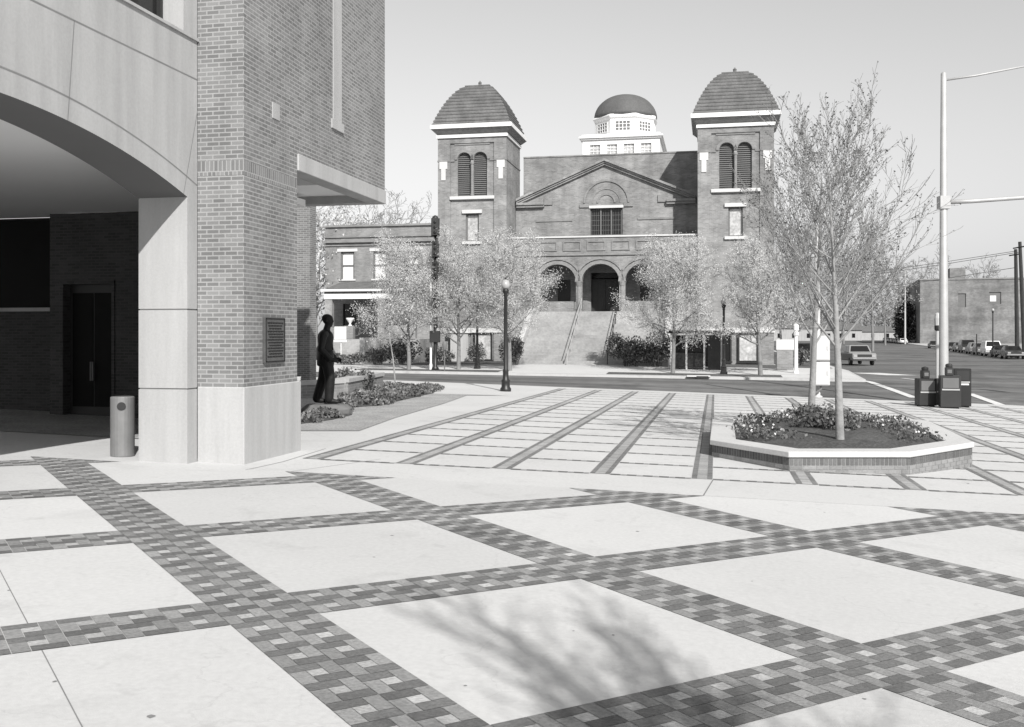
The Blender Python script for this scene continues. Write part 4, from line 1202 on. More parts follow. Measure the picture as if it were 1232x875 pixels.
# bricks laid as separate courses: soldier row on top, two running courses below
rng = random.Random(5)
for i in range(n):
    a, b = Vector(PLr[i]), Vector(PLr[(i + 1) % n])
    Ln = (b - a).length; d = (b - a) / Ln; nn = Vector((d.y, -d.x))
    m.quad((a.x, a.y, -.12), (b.x, b.y, -.12), (b.x, b.y, ZT - .09), (a.x, a.y, ZT - .09), 1)
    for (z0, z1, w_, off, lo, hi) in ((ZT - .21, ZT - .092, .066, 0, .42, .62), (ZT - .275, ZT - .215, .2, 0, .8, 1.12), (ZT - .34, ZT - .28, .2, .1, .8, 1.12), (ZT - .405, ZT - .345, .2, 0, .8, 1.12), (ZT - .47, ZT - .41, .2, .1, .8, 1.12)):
        x = -off
        while x < Ln:
            x0, x1 = max(.004, x + .005), min(Ln - .004, x + w_ - .005)
            if x1 > x0 + .01:
                p, q = a + d * x0 + nn * .006, a + d * x1 + nn * .006
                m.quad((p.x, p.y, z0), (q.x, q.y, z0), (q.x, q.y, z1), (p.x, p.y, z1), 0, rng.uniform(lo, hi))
            x += w_
M['pbrk'] = plain('planter_brick', .23, .85, .08, 4, tone=True, fine=.12, fscale=30)
M['mort'] = plain('planter_mortar', .33, .9, .08, 4)
m.build('brick_wall', [M['pbrk'], M['mort']], t)
m = MB()
for i in range(n):
    j = (i + 1) % n
    for (A, B_, z, flip) in ((ou, inn, ZT, 0), (ou, inn, ZT - .09, 1)):
        m.quad((*A[i], z), (*A[j], z), (*B_[j], z), (*B_[i], z))
    m.quad((*ou[i], ZT - .09), (*ou[j], ZT - .09), (*ou[j], ZT), (*ou[i], ZT))
    m.quad((*inn[i], ZT - .30), (*inn[j], ZT - .30), (*inn[j], ZT), (*inn[i], ZT))
M['coping'] = plain('coping_stone', .52, .85, .06, 1.5, fine=.06, fscale=25, spec=.2)
m.build('coping', M['coping'], t, merge=True, bevel=.01)
m = MB()
K = 14
def soil_pt(i, k):
    f = k / K; x, y = inn[i % n]
    return (x * (1 - f), y * (1 - f), ZT - .07 + .10 * math.sin(min(1, f * 1.3) * 1.57))
for i in range(n):
    for k in range(K): m.quad(soil_pt(i, k), soil_pt(i + 1, k), soil_pt(i + 1, k + 1), soil_pt(i, k + 1))
m.build('soil', M['soil'], t)
# pansies and low foliage
innw = [(x + cx_, y + cy_) for x, y in inset(PLr, .5)]
fl = MB(); fo = MB(); st = random.getstate(); random.seed(77)
for _ in range(520):
    x = random.uniform(3.8, 8.4); y = random.uniform(15.6, 22)
    if not inside((x, y), innw): continue
    # rows near the left and right edges, mulch in the middle front
    if 4.9 < x < 6.7 and y < 19.5: continue
    if y < 16.8 and x < 6.2: continue
    z = .07
    tn = random.uniform(.7, 1.4)
    for _ in range(14): fo.leaf((x + random.gauss(0, .09), y + random.gauss(0, .09), z + random.uniform(.02, .14)), random.uniform(.04, .09), tone=tn * random.uniform(.5, 1.6), up=.5)
    if random.random() < .55:
        for _ in range(random.randint(1, 3)): fl.leaf((x + random.gauss(0, .07), y + random.gauss(0, .07), z + random.uniform(.10, .17)), random.uniform(.04, .065), tone=random.choice((1.1, 1, .9, .35)), asp=1.0)
tag(fo.build('pansy_foliage', M['ivy']), 'low leaves of the pansies planted in the brick planter', 'bedding plants', kind='stuff')
tag(fl.build('pansies', M['pansy']), 'white pansy flowers dotted over the planter bed', 'flowers', kind='stuff')
random.setstate(st)
shrub('shrub', 'low spreading evergreen shrub at the foot of the trees in the planter', (5.95, 18.9, .05), .75, .9, .38, 1700, M['ever'], .08, None, 140, lo=.5, hi=1.7)
shrub('shrub', 'tufty plant around the rear tree of the planter', (6.3, 20.7, .05), .5, .5, .36, 700, M['ever'], .08, None, 141)

# ------------------------------------------------------------------ statue on its rock
sx, sy = -4.42, 23.55
t = empty('rock', (sx, sy, plane(sx, sy))); tag(t, 'flat rough rock carrying the dark statue', 'rock')
m = MB(); rng = random.Random(9)
m.ball((0, 0, .05), .62, .5, .27, 14)
m.v = [(x * rng.uniform(.9, 1.1), y * rng.uniform(.9, 1.1), min(z, .235) + rng.uniform(-.015, .0)) for x, y, z in m.v]
m.build('rock_mass', M['rock'], t, merge=True)
t = empty('statue', (sx, sy, plane(sx, sy) + .238))
tag(t, 'dark bronze statue of a standing man in a suit, seen from the side', 'statue')
# figure faces +x (right in the picture); height 2.12; one continuous remeshed body
m = MB()
def limb(pts, rad, n=12):
    m.tube(pts, rad, n)
    for p, r in zip(pts, rad): m.ball(p, r, r, r, 10)
S_ = 2.12 / 1.80
def v3(x, y, z): return (x * S_, y * S_, z * S_)
def lim(pts, rad): limb([v3(*p) for p in pts], [r * S_ for r in rad])
# legs: back leg trails to the left, front leg nearly upright
lim([(-.02, .10, .90), (-.08, .11, .50), (-.21, .12, .09)], [.125, .105, .090])
lim([(.03, -.10, .90), (.10, -.11, .50), (.08, -.11, .09)], [.125, .105, .090])
# trouser hems and shoes
for (x, y) in ((-.19, .12), (.07, -.11)):
    m.ball(v3(x + .075, y, .045), .15 * S_, .055 * S_, .05 * S_, 12)
    m.ball(v3(x + .16, y, .035), .075 * S_, .05 * S_, .035 * S_, 10)
# pelvis, chest, jacket
m.lathe([(.02, .74), (.165, .745), (.175, .80), (.17, .93), (.155, 1.06), (.165, 1.20), (.18, 1.32), (.165, 1.40), (.11, 1.46), (.055, 1.49), (.02, 1.50)], (-.01 * S_, 0, 0), 20, sx=1.06, sy=1.22)
m.v = m.v[:-20 * 11] + [(x * 1.0 if False else x, y, z * S_) for x, y, z in m.v[-20 * 11:]]
m.ball(v3(-.01, .17, 1.39), .10 * S_, .11 * S_, .085 * S_, 12); m.ball(v3(-.01, -.17, 1.39), .10 * S_, .11 * S_, .085 * S_, 12)
m.ball(v3(-.05, 0, 1.28), .12 * S_, .19 * S_, .17 * S_, 14)
# near arm hangs, elbow bent, hand before the waist; far arm hangs straighter
lim([(-.01, -.235, 1.38), (-.05, -.27, 1.09), (.13, -.235, .90)], [.085, .072, .058])
lim([(-.01, .235, 1.38), (-.04, .27, 1.09), (.12, .25, .91)], [.085, .072, .058])
for s in (-1, 1):
    y = s * .235
    m.ball(v3(.185, y, .875), .055 * S_, .03 * S_, .042 * S_, 10)
    for k in range(4):
        a = (k - 1.5) * .022
        limb([v3(.215, y, .875 - a), v3(.255, y - s * .012, .862 - a), v3(.272, y - s * .03, .842 - a)], [.0125 * S_, .0115 * S_, .010 * S_], 8)
    limb([v3(.175, y - s * .02, .905), v3(.215, y - s * .045, .915), v3(.245, y - s * .05, .905)], [.014 * S_, .0125 * S_, .011 * S_], 8)
# neck and head in profile
lim([(.0, 0, 1.44), (.035, 0, 1.57)], [.075, .066])
m.ball(v3(.035, 0, 1.69), .112 * S_, .080 * S_, .105 * S_, 16)
m.ball(v3(.060, 0, 1.615), .070 * S_, .060 * S_, .080 * S_, 14)      # jaw
m.ball(v3(.142, 0, 1.652), .018 * S_, .017 * S_, .028 * S_, 8)       # nose
m.ball(v3(.124, 0, 1.612), .020 * S_, .026 * S_, .010 * S_, 8); m.ball(v3(.122, 0, 1.594), .019 * S_, .024 * S_, .010 * S_, 8)  # lips
m.ball(v3(.108, 0, 1.560), .022 * S_, .026 * S_, .020 * S_, 8)       # chin
for s in (-1, 1):
    m.ball(v3(.020, s * .082, 1.655), .022 * S_, .012 * S_, .034 * S_, 8)  # ears
    m.ball(v3(.128, s * .032, 1.688), .014 * S_, .020 * S_, .010 * S_, 8)  # brow
m.ball(v3(.020, 0, 1.715), .112 * S_, .086 * S_, .088 * S_, 16)     # short hair
b = m.build('body', M['bronze'], t, smooth=True)
rm = b.modifiers.new('remesh', 'REMESH'); rm.mode = 'VOXEL'; rm.voxel_size = .014; rm.use_smooth_shade = True
sm = b.modifiers.new('smooth', 'SMOOTH'); sm.iterations = 3; sm.factor = .4
m = MB()      # jacket skirt, lapels and collar over the body
m.lathe([(.178, .76), (.186, .80), (.182, .93), (.166, 1.06)], (-.01 * S_, 0, 0), 20, sx=1.10, sy=1.24)
m.v = [(x, y, z * S_) for x, y, z in m.v]
for s in (-1, 1):
    m.quad(v3(.10, s * .02, 1.05), v3(.145, s * .03, 1.08), v3(.11, s * .09, 1.42), v3(.06, s * .075, 1.47))
m.lathe([(.075, 1.455), (.082, 1.47), (.072, 1.50)], (.02 * S_, 0, 0), 14)
m.v = m.v[:-42] + [(x, y, z * S_) for x, y, z in m.v[-42:]]
m.build('jacket', M['bronze'], t, smooth=True)

# low wall beside the planting bed
A_, B_, C_ = gp(352, 480), gp(414, 478), gp(461, 468)
t = empty('low_wall', (B_[0], B_[1], plane(*B_))); tag(t, 'low brick seat wall with a pale cap behind the statue', 'wall')
def lowseg(p, q, body, cap):
    d = Vector((q[0] - p[0], q[1] - p[1])).normalized(); nn = Vector((-d.y, d.x))
    p = Vector(p) - Vector(B_); q = Vector(q) - Vector(B_)
    def ql(o, e): return [(p.x - nn.x * o - d.x * e, p.y - nn.y * o - d.y * e), (q.x - nn.x * o + d.x * e, q.y - nn.y * o + d.y * e), (q.x + nn.x * (.4 + o) + d.x * e, q.y + nn.y * (.4 + o) + d.y * e), (p.x + nn.x * (.4 + o) - d.x * e, p.y + nn.y * (.4 + o) - d.y * e)]
    body.prism(ql(0, 0), -.2, .42); cap.prism(ql(.04, .04), .42, .54)
b1, c1 = MB(), MB(); lowseg((A_[0], A_[1]), (B_[0], B_[1]), b1, c1)
lowseg((B_[0] + .05, B_[1] + .45), C_, b1, c1)
b1.build('wall_body', M['abrick'], t); c1.build('wall_cap', M['precast2'], t)
shrub('shrub', 'dry grassy clump behind the low wall near the statue', (-5.2, 32.6, .0), .8, .7, .75, 900, M['ivy'], .14, None, 150, lo=.6, hi=1.6)

# ------------------------------------------------------------------ street lamps
def lamp(label, loc, h=4.05, far=False):
    t = empty('street_lamp', loc); tag(t, label, 'street lamp', 'black street lamps with white globes')
    m = MB(); n = 8 if far else 14
    m.lathe([(.20, -.05), (.20, .10), (.155, .16), (.15, .34), (.17, .38), (.11, .46), (.10, .70), (.115, .74), (.078, .82), (.062, h - .62), (.085, h - .58), (.065, h - .52), (.11, h - .45), (.125, h - .36), (.10, h - .34)], n=n)
    m.build('post', M['black'], t, smooth=not far)
    m = MB(); m.lathe([(.085, h - .34), (.15, h - .27), (.165, h - .18), (.13, h - .06), (.06, h), (.02, h + .02)], n=n); m.build('globe', M['globe'], t, smooth=True)
    m = MB(); m.lathe([(.03, h + .0), (.045, h + .03), (.01, h + .10)], n=8); m.build('finial', M['black'], t)
    return t
x, y = -.23, 36.0; lamp('nearest black street lamp with a white globe at the plaza edge', (x, y, plane(x, y)))
lamp('black street lamp among the blossoming trees before the left tower', place_uv(-5.75, -4.6), far=True)
lamp('black street lamp among the blossoming trees before the right tower', place_uv(8.05, -5.6), far=True)
x, y, _ = at(1194.5, 402, 112); lamp('far black street lamp before the warehouse wall', (x, y, -.62), 5.4, True)

# dark signal post among the blossoming trees
x, y, z = place_uv(-7.8, -6.15)
t = empty('signal_post', (x, y, z)); tag(t, 'tall dark traffic signal post rising through the blossoming trees left of the church', 'traffic signal')
m = MB(); m.lathe([(.20, 0), (.20, .12), (.12, .2), (.10, 1.0), (.085, 7.9)], n=10); m.build('post', M['black'], t, smooth=True)
for k, (z0, w_) in enumerate(((7.55, .24), (6.35, .2), (5.2, .2), (3.55, .2))):
    m = MB(); m.box(-w_ * .8, w_ * .8, -.30, .12, z0, z0 + .95 - .1 * (k > 0)); m.box(-w_, w_, .10, .14, z0 - .05, z0 + .98 - .1 * (k > 0))
    if k == 0: m.lathe([(w_ * .8, 0), (w_ * .6, .1), (.05, .17)], (0, -.09, z0 + .95), 12)
    hd = m.build('signal_head', M['black'], t)
    for q in range(3):
        m = MB(); m.ball((0, -.32, z0 + .14 + q * .29), .085, .02, .085, 10); m.build('signal_lens', M['glassd'], hd)
m = MB(); m.box(-.30, .28, -.25, .15, 1.55, 2.2); m.build('control_box', M['black'], t, bevel=.02)
x, y, z = place_uv(-8.1, -6.0)
t = empty('white_post', (x, y, z)); tag(t, 'thin white post standing just left of the dark signal post', 'post')
m = MB(); m.lathe([(.09, 0), (.09, .3), (.065, .34), (.055, 5.6)], n=8); m.build('post_shaft', M['white'], t)
m = MB(); m.lathe([(.07, 5.6), (.04, 5.7), (.01, 5.72)], n=8); m.build('post_cap', M['white'], t)

# parking meter at the left kerb
x, y, z = place_uv(-8.6 + 1.6, -6.9)
t = empty('parking_meter', (x - .05, y, z)); tag(t, 'dark parking meter in front of the pale basement panel', 'parking meter')
m = MB(); m.tube([(0, 0, -.1), (0, 0, 1.1)], .035, 8); m.build('post', M['louver'], t)
m = MB(); m.lathe([(.05, 1.1), (.10, 1.2), (.13, 1.45), (.11, 1.58), (.03, 1.66)], n=10, sy=.6); m.build('meter_head', M['louver'], t, smooth=True)

# pale panel and door by the left tower basement
x, y = c2w(-9.55, 5.9)
t = empty('basement_entry', (x, y, zlot(-9.55, 5.9)), -CA); tag(t, 'pale stone basement entry projecting from the left tower', 'entry')
m = MB(); m.box(-.62, .62, 0, .48, -.1, 1.95); m.build('entry_wall', M['precast2'], t)
m = MB(); m.box(-.78, .78, -.1, .48, 1.95, 2.25); m.build('entry_cap', M['cstone'], t)

# brick sign wall right of the church with a white panel
x, y = c2w(11.5, -1.5)
t = empty('sign_wall', (x, y, zlot(11.5, -1.5)), -CA); tag(t, 'brick pier topped by a blank white sign panel at the street corner', 'sign')
m = MB(); m.box(-.45, .45, 0, .3, -.1, 1.15); m.build('sign_base', M['abrick'], t)
m = MB(); m.box(-.48, .48, -.03, .33, 1.15, 1.72); m.build('sign_panel', M['sign'], t)

# white post at the corner
x, y, z = place_uv(11.9, -4.0)
t = empty('corner_post', (x, y, z)); tag(t, 'white painted post at the pavement corner right of the church', 'post')
m = MB(); m.lathe([(.15, 0), (.15, .1), (.11, .14), (.10, 2.3), (.15, 2.34), (.15, 2.6), (.06, 2.75)], n=10); m.build('post_shaft', M['white'], t, smooth=False)
m = MB(); m.lathe([(.16, 2.05), (.16, 2.25)], n=10); m.build('post_band', M['cstone'], t)

# bus shelter in front of the right tower
x, y, z = place_uv(6.35, -2.6)
t = empty('bus_shelter', (x, y, z), -CA); tag(t, 'dark glazed bus shelter with pale posts right of the stairs', 'bus shelter')
m = MB(); m.box(-1.35, 1.75, -.2, 1.3, 2.05, 2.22); m.build('roof', M['black'], t)
for i, (px_, py_) in enumerate(((-1.2, 0), (-.35, 0), (.65, 0), (-1.2, 1.15), (1.6, 1.15))):
    m = MB(); m.box(px_ - .05, px_ + .05, py_ - .05, py_ + .05, -.1, 2.05); m.build('post', M['cstone'], t)
m = MB(); m.box(-1.15, 1.55, 1.13, 1.17, .15, 1.95); m.build('rear_glass', M['glassd'], t)
m = MB(); m.box(-1.14, -.41, -.01, .01, .1, .95); m.box(-.29, .6, -.01, .01, .1, .95); m.build('front_panel', M['black'], t)
m = MB(); m.box(-1.0, 1.2, .75, 1.1, .42, .47); m.box(-.9, -.8, .8, 1.05, 0, .42); m.box(1.0, 1.1, .8, 1.05, 0, .42); m.build('bench', M['louver'], t)
m = MB(); m.box(.85, 1.55, -.05, .6, -.1, 1.95); m.build('end_panel', M['black'], t)

# signs on the house lawn
x, y = c2w(-15.4, -1.0)
t = empty('lawn_sign', (x, y, zlot(-15.4, -1.0)), -CA); tag(t, 'white sign board on a thin post in front of the brick house', 'sign')
m = MB(); m.tube([(0, 0, -.1), (0, 0, 2.0)], .03, 6); m.build('post', M['white'], t)
m = MB(); m.box(-.42, .36, -.05, -.01, 1.55, 2.35); m.box(-.46, .42, -.09, -.051, 1.38, 1.52); m.build('sign_board', M['sign'], t)

# kerb inlet with small white marker
x, y = c2w(6.75, -7.2)
t = empty('storm_drain', (x, y, zf(6.75) + .13), -CA); tag(t, 'kerb side storm drain grate with a pale stone lip', 'drain')
m = MB(); m.box(-.6, .6, -.55, .1, -.02, .05); m.build('drain_lip', M['cstone'], t, bevel=.01)
m = MB(); m.box(-.1, .5, -.56, -.551, -.10, .03); m.build('drain_opening', M['dark'], t)

# ------------------------------------------------------------------ tall signal mast at the right, control boxes, newspaper boxes
x, y = 16.25, 37.3; z0 = plane(x, y)
t = empty('signal_mast', (x, y, z0)); tag(t, 'tall grey steel mast with two long arms reaching out to the right', 'traffic signal mast')
m = MB(); m.lathe([(.26, 0), (.26, .06), (.18, .1), (.175, 1.0), (.10, 12.4), (.06, 12.45)], n=14); m.build('mast', M['galv'], t, smooth=True)
m = MB(); m.tube([(.0, 0, 12.15), (1.2, .0, 12.32), (4.6, -.7, 12.85)], [.045, .04, .03], 8); m.build('lamp_arm', M['galv'], t, smooth=True)
m = MB(); m.tube([(.0, -.05, 7.55), (1.0, -.1, 7.58), (9.5, -1.9, 8.0)], [.085, .08, .055], 10); m.build('signal_arm', M['galv'], t, smooth=True)
m = MB(); m.box(-.19, .19, -.17, .17, 7.3, 7.78); m.build('arm_clamp', M['galv'], t)
for k, xx in enumerate((6.2, 9.0)):
    m = MB(); a = 7.75 + .05 * xx / 5; yy = -.1 - 1.8 * (xx - 1) / 8.5
    m.box(xx - .17, xx + .17, yy - .12, yy + .12, a - .75, a + .3); m.build('signal_head', M['black'], t)
m = MB(); m.tube([(4.55, -.7, 12.84), (5.1, -.8, 12.82)], [.09, .13], 10); m.build('lamp_head', M['galv'], t)

x, y = 21.2, 49.4; x, y, _ = at(1128, 402, 44)
z0 = zroad(*w2c(x, y))
t = empty('pedestrian_post', (x, y, z0 )); tag(t, 'slim pale post with a cylindrical head beside the tall mast', 'post')
m = MB(); m.lathe([(.10, 0), (.10, .1), (.085, .14), (.08, 2.75)], n=10); m.build('post_shaft', M['pole'], t)
m = MB(); m.lathe([(.10, 2.75), (.135, 2.8), (.135, 2.98)], n=10); m.build('post_collar', M['black'], t)
m = MB(); m.lathe([(.135, 2.985), (.145, 3.3), (.11, 3.5), (.03, 3.55)], n=10); m.build('post_head', M['pole'], t)

x, y = 11.8, 38.3; z0 = plane(x, y)
M['cbox'] = plain('control_box_paint', .50, .5, .05, 2.0, fine=.06, fscale=14)
t = empty('signal_mast', (x, y, z0)); tag(t, 'grey steel pole carrying two stacked pale control boxes behind the planter trees', 'traffic signal mast')
m = MB(); m.lathe([(.2, 0), (.2, .06), (.12, .1), (.12, 1.0), (.10, 6.6), (.02, 6.65)], n=12); m.build('mast', M['pole'], t, smooth=True)
for k, (a, b) in enumerate(((.50, 1.40), (1.45, 2.40))):
    m = MB(); m.box(-.32, .34, -.48, -.13, a, b); bx = m.build('control_box', M['cbox'], t, bevel=.015)
    m = MB(); m.box(-.28, .30, -.495, -.481, a + .04, b - .04); m.box(.22, .26, -.52, -.496, a + .4, a + .55); m.build('box_door', M['cbox'], bx)
m = MB(); m.tube([(.05, -.3, .52), (.05, -.3, .35), (-.25, -.3, .15), (-.45, -.3, -.1)], .045, 8); m.build('conduit', M['louver'], t)

GN = 'newspaper boxes at the street corner'
def newsbox(label, x, y, w_, h, mat, coin, rz=0):
    z0 = plane(x, y)
    t = empty('newspaper_box', (x, y, z0), rz); tag(t, label, 'newspaper box', GN)
    m = MB(); m.box(-w_ / 2, w_ / 2, -.22, .22, .04, h); m.box(-w_ / 2 + .05, w_ / 2 - .05, -.17, .17, -.05, .04); m.build('box_body', mat, t, bevel=.02)
    m = MB(); m.box(-w_ / 2 + .08, w_ / 2 - .08, -.235, -.221, h - .42, h - .08); m.build('box_window', M['louver'] if coin else M['nbox2'], t)
    m = MB(); m.box(-w_ / 2 + .05, w_ / 2 - .05, -.25, -.221, h - .50, h - .45); m.build('box_handle', M['galv'], t)
    if coin:
        m = MB(); m.box(-.14, .10, -.12, .16, h, h + .28); m.lathe([(.12, 0), (.12, .1), (.02, .13)], (-.02, .02, h + .28), 10); cm = m.build('coin_unit', mat, t, bevel=.02)
        m = MB(); m.box(-.09, .05, -.135, -.121, h + .08, h + .2); m.build('coin_plate', M['louver'], cm)
    return t
x, y = gp(1112, 489); newsbox('leftmost newspaper box with a coin unit on top and a pale window', x + .05, y, .62, .98, M['nbox'], True, -.05)
x, y = gp(1125, 487); newsbox('black newspaper box squeezed in the middle of the row', x + .05, y + .12, .42, .95, M['black'], False, .1)
x, y = gp(1141, 491); newsbox('dark grey newspaper box with a pale card on top', x, y - .1, .66, 1.12, M['nbox2'], True, -.25)
t_ = newsbox('tallest newspaper box at the right end of the row', gp(1157, 490)[0] + .05, gp(1157, 490)[1] + .1, .56, 1.36, M['nbox'], False, -.3)
m = MB(); m.box(-.2, .2, -.24, -.222, .78, .84); m.build('price_card', M['sign'], t_)

# ------------------------------------------------------------------ cars
def car(name, label, cat, loc, rz, paint, kind='sedan', group=None, pm=None):
    """long axis = +y (front)"""
    t = empty(name, loc, rz); tag(t, label, cat, group)
    Ln, Wd = {'sedan': (4.7, 1.78), 'van': (4.9, 1.9), 'pickup': (5.2, 1.95), 'wagon': (4.6, 1.8)}[kind]
    a = Ln / 2
    if kind == 'sedan':
        low = [(-a, .42), (-a + .08, .82), (-a + .9, .92), (a - 1.35, .92), (a - .15, .76), (a, .55), (a - .05, .30), (-a + .05, .28)]
        cab = [(-a + .65, .92), (-a + 1.3, 1.38), (a - 2.35, 1.40), (a - 1.45, .92)]
    elif kind == 'wagon':
        low = [(-a, .42), (-a + .05, .90), (a - 1.3, .95), (a - .15, .80), (a, .55), (a - .05, .30), (-a + .05, .28)]
        cab = [(-a + .06, .90), (-a + .35, 1.52), (a - 2.2, 1.52), (a - 1.4, .95)]
    elif kind == 'van':
        low = [(-a, .42), (-a + .03, 1.08), (a - .95, 1.08), (a - .12, .90), (a, .55), (a - .05, .32), (-a + .05, .32)]
        cab = [(-a + .03, 1.08), (-a + .14, 1.82), (a - 1.7, 1.84), (a - .9, 1.08)]
    else:
        low = [(-a, .5), (-a, 1.02), (a - .2, 1.02), (a, .95), (a + .02, .5), (a - .05, .38), (-a + .05, .38)]
        cab = [(-.35, 1.02), (-.25, 1.66), (1.0, 1.66), (1.45, 1.02)]
    m = MB()
    m.extr(low, -Wd / 2, Wd / 2)
    n = len(cab)
    # cabin with tumblehome
    vs = [(-Wd / 2 + (.03 if z < 1.1 else .2), y, z - (.004 if z < 1.1 else 0)) for y, z in cab] + [(Wd / 2 - (.03 if z < 1.1 else .2), y, z - (.004 if z < 1.1 else 0)) for y, z in cab]
    m.add(vs, [tuple(range(n - 1, -1, -1)), tuple(range(n, 2 * n))] + [(i, (i + 1) % n, n + (i + 1) % n, n + i) for i in range(n)])
    m.build('body', paint, t, bevel=.05)
    # glass
    m = MB()
    def lerp(p, q, f): return (p[0] + (q[0] - p[0]) * f, p[1] + (q[1] - p[1]) * f)
    for s in (-1, 1):
        A, B_, C_, D = [(s * (Wd / 2 - (.03 if z < 1.1 else .2) + .008), y, z) for y, z in cab]
        def P(f, g):
            lo = [A[k] + (D[k] - A[k]) * f for k in range(3)]; hi = [B_[k] + (C_[k] - B_[k]) * f for k in range(3)]
            return tuple(lo[k] + (hi[k] - lo[k]) * g for k in range(3))
        for (f0, f1) in ((.08, .47), (.53, .92)): m.quad(P(f0, .15), P(f1, .15), P(f1, .86), P(f0, .86))
    for (p, q, dy) in ((cab[0], cab[1], -.012), (cab[3], cab[2], .012)):
        w0, w1 = Wd / 2 - .17, Wd / 2 - .30
        lo, hi = lerp(p, q, .15), lerp(p, q, .88)
        m.quad((-w0, lo[0] + dy, lo[1] + .01), (w0, lo[0] + dy, lo[1] + .01), (w1, hi[0] + dy, hi[1] + .01), (-w1, hi[0] + dy, hi[1] + .01))
    m.build('window', M['glassd'], t)
    if kind == 'pickup':
        m = MB(); m.box(-Wd / 2 + .12, Wd / 2 - .12, -a + .1, -.4, 1.021, 1.03); m.build('load_bed', M['dark'], t)
    for (xw, yw) in ((-1, 1), (1, 1), (-1, -1), (1, -1)):
        m = MB(); m.tf = Matrix.Translation((xw * (Wd / 2 - .1), yw * (a - .9), .32)) @ Matrix.Rotation(R(90), 4, 'Y')
        m.lathe([(.22, -.12), (.32, -.10), (.32, .10), (.22, .12)], n=14); wh_ = m.build('wheel', M['rubber'], t)
        m = MB(); m.tf = Matrix.Translation((xw * (Wd / 2 + .022), yw * (a - .9), .32)) @ Matrix.Rotation(R(90), 4, 'Y')
        m.lathe([(.17, -.01), (.17, .01)], n=12); m.build('rim', M['chrome'], wh_)
    zb = .42 if kind != 'pickup' else .5
    for y, nm in ((a + .03, 'bumper'), (-a - .03, 'bumper')):
        m = MB(); m.box(-Wd / 2 + .02, Wd / 2 - .02, y - .06, y + .06, zb, zb + .16); m.build(nm, M['chrome'], t, bevel=.03)
    for s in (-1, 1):
        m = MB(); m.box(s * (Wd / 2 - .24) - .14, s * (Wd / 2 - .24) + .14, a - .09, a + (.035 if kind == 'pickup' else .0), zb + .2, zb + .36); m.build('headlight', M['globe'], t)
        m = MB(); m.box(s * (Wd / 2 - .2) - .12, s * (Wd / 2 - .2) + .12, -a - .02, -a + .09, zb + .2, zb + .36); m.build('tail_light', M['louver'], t)
    if kind == 'pickup':
        m = MB(); m.box(-Wd / 2 + .4, Wd / 2 - .4, a, a + .034, .70, .92); m.build('grille', M['dark'], t)
    return t
paint = {k: plain('car_paint_' + k, v, .25, .03, 1.0) for k, v in dict(dark=.035, grey=.12, mid=.25, pale=.5, white=.78).items()}
ck = math.atan2(-.305, .952)
def parked(d, off=-1.2): 
    p = k0 + kd * d + kn * off; return (p.x, p.y, -.765)
GP = 'cars parked along the far kerb of the side street'
row = [(13.5, 'dark', 'sedan', 'dark car cut by the right edge of the photo, nearest in the parked row'), (20.5, 'dark', 'sedan', 'dark parked car between the white van and the utility poles'), (27.5, 'white', 'van', 'white van parked in the row of dark cars'),
       (35, 'grey', 'wagon', 'grey estate car parked directly behind the white van'), (42, 'mid', 'wagon', 'pale grey estate car, second behind the white van'), (49.5, 'dark', 'van', 'dark van parked midway between white van and mast'), (57, 'grey', 'sedan', 'grey sedan parked behind the dark van'),
       (66, 'dark', 'sedan', 'black sedan parked behind the grey sedan, right of the tall mast'), (78, 'mid', 'sedan', 'grey sedan seen close to the tall mast'), (96, 'dark', 'sedan', 'last dark car of the nearer row, left of the tall mast'),
       (175, 'white', 'wagon', 'white car standing alone before the dark warehouse side'), (185, 'grey', 'sedan', 'grey car directly behind the lone white car')]
for i in range(9):
    row.append((193 + i * 8.5, ['dark', 'mid', 'grey', 'pale', 'dark', 'mid', 'dark', 'grey', 'pale'][i], 'sedan', ['first', 'second', 'third', 'fourth', 'fifth', 'sixth', 'seventh', 'eighth', 'ninth'][i] + ' distant car behind the grey car in the far row'))
for (d, c, k, lab) in row:
    car('parked_car' if k != 'van' else 'parked_van', lab, 'van' if k == 'van' else 'car', parked(d), ck + (math.pi if d % 2 else 0), paint[c], k, GP)
x, y, _ = at(1029, 402, 84)
car('pickup_truck', 'pickup truck with a bright chrome bumper coming down the side street', 'pickup truck', (x, y, zroad(*w2c(x, y)) + .03), R(180) - R(3), paint['mid'], 'pickup')
x, y, _ = at(968, 402, 88)
car('parked_van', 'dark van parked beyond the corner behind the planter trees', 'van', (x, y, -.76), R(-CA * 57.3) + math.pi, paint['dark'], 'van')

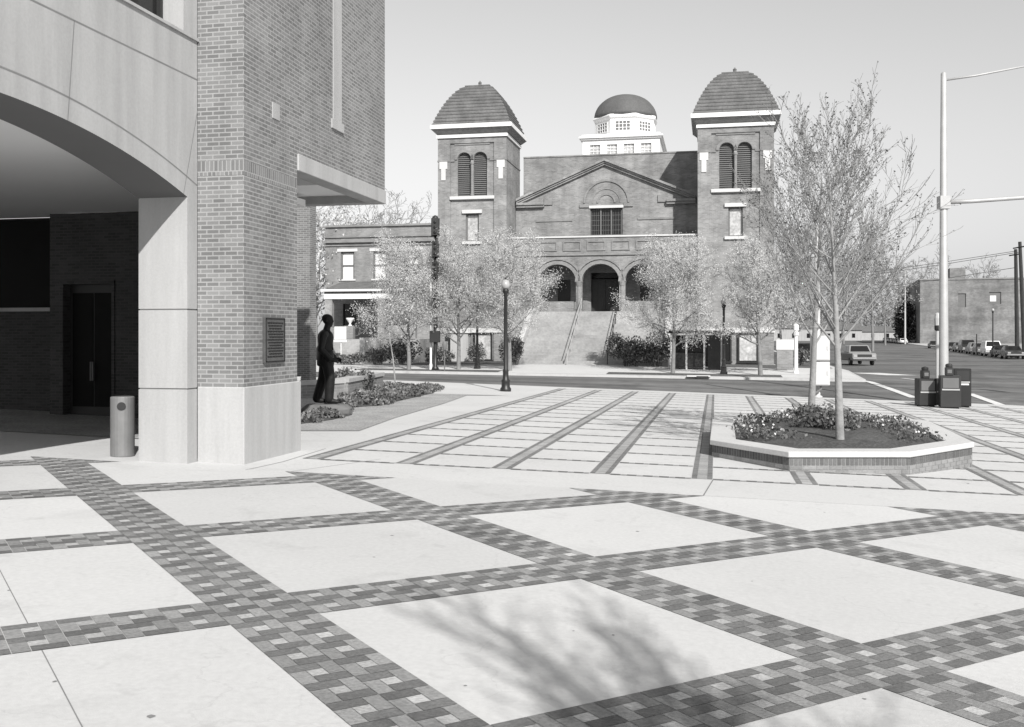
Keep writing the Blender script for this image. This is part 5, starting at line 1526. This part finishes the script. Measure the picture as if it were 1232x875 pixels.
# ------------------------------------------------------------------ utility poles and wires
GU = 'wooden utility poles on the right'
tops = []
for (pb, pt, top, Y, lab) in ((1224, 1222, 300, 108, 'left one of the two dark wooden utility poles'), (1233, 1227, 291, 106, 'right one of the two dark wooden utility poles, slightly leaning')):
    b_, t2 = at(pb, 432, Y), at(pt, top, Y)
    t = empty('utility_pole', (b_[0], b_[1], -.7)); tag(t, lab, 'utility pole', GU)
    m = MB(); m.tube([(0, 0, -.2), (t2[0] - b_[0], 0, t2[2] + .7)], [.24, .17], 8); m.build('pole_shaft', M['wood'], t)
    m = MB(); q = Vector((t2[0] - b_[0], 0, t2[2] + .7)); m.tube([q + Vector((-.1, -1.2, -.6)), q + Vector((-.1, 1.2, -.6))], .07, 4); m.build('cross_arm', M['wood'], t)
    tops.append(t2)
for i in range(3):
    a = Vector(tops[i % 2]) - Vector((0, 0, .2 + .9 * i)); b = Vector((a.x - 52, a.y + 130, a.z + 1.0 - 1.2 * i))
    pts = [a.lerp(b, k / 14) - Vector((0, 0, 2.2 * (1 - (2 * k / 14 - 1) ** 2))) for k in range(15)]
    m = MB(); m.tube(pts, .03, 4); o = m.build('power_line', M['louver'])
    tag(o, ['topmost', 'middle', 'lowest'][i] + ' thin power line sagging left from the utility poles', 'power line')
x, y, _ = at(1089, 402, 254)
t = empty('light_pole', (x, y, -.7)); tag(t, 'thin pale light pole before the dark side of the warehouse', 'light pole')
m = MB(); m.tube([(0, 0, 0), (0, 0, 19.0)], [.24, .15], 8); m.build('pole_shaft', M['pole'], t)
m = MB(); m.tube([(0, 0, 18.7), (-1.6, 0, 19.4)], [.08, .06], 6); m.build('pole_arm', M['pole'], t)
x, y, _ = at(1175, 402, 118)
t = empty('street_sign', (x, y, -.62)); tag(t, 'small dark sign on a post between the parked cars and warehouse', 'sign')
m = MB(); m.tube([(0, 0, 0), (0, 0, 3.4)], .06, 6); m.build('post', M['black'], t)
m = MB(); m.box(-.35, .35, -.08, -.061, 2.5, 3.5); m.build('sign_board', M['louver'], t)
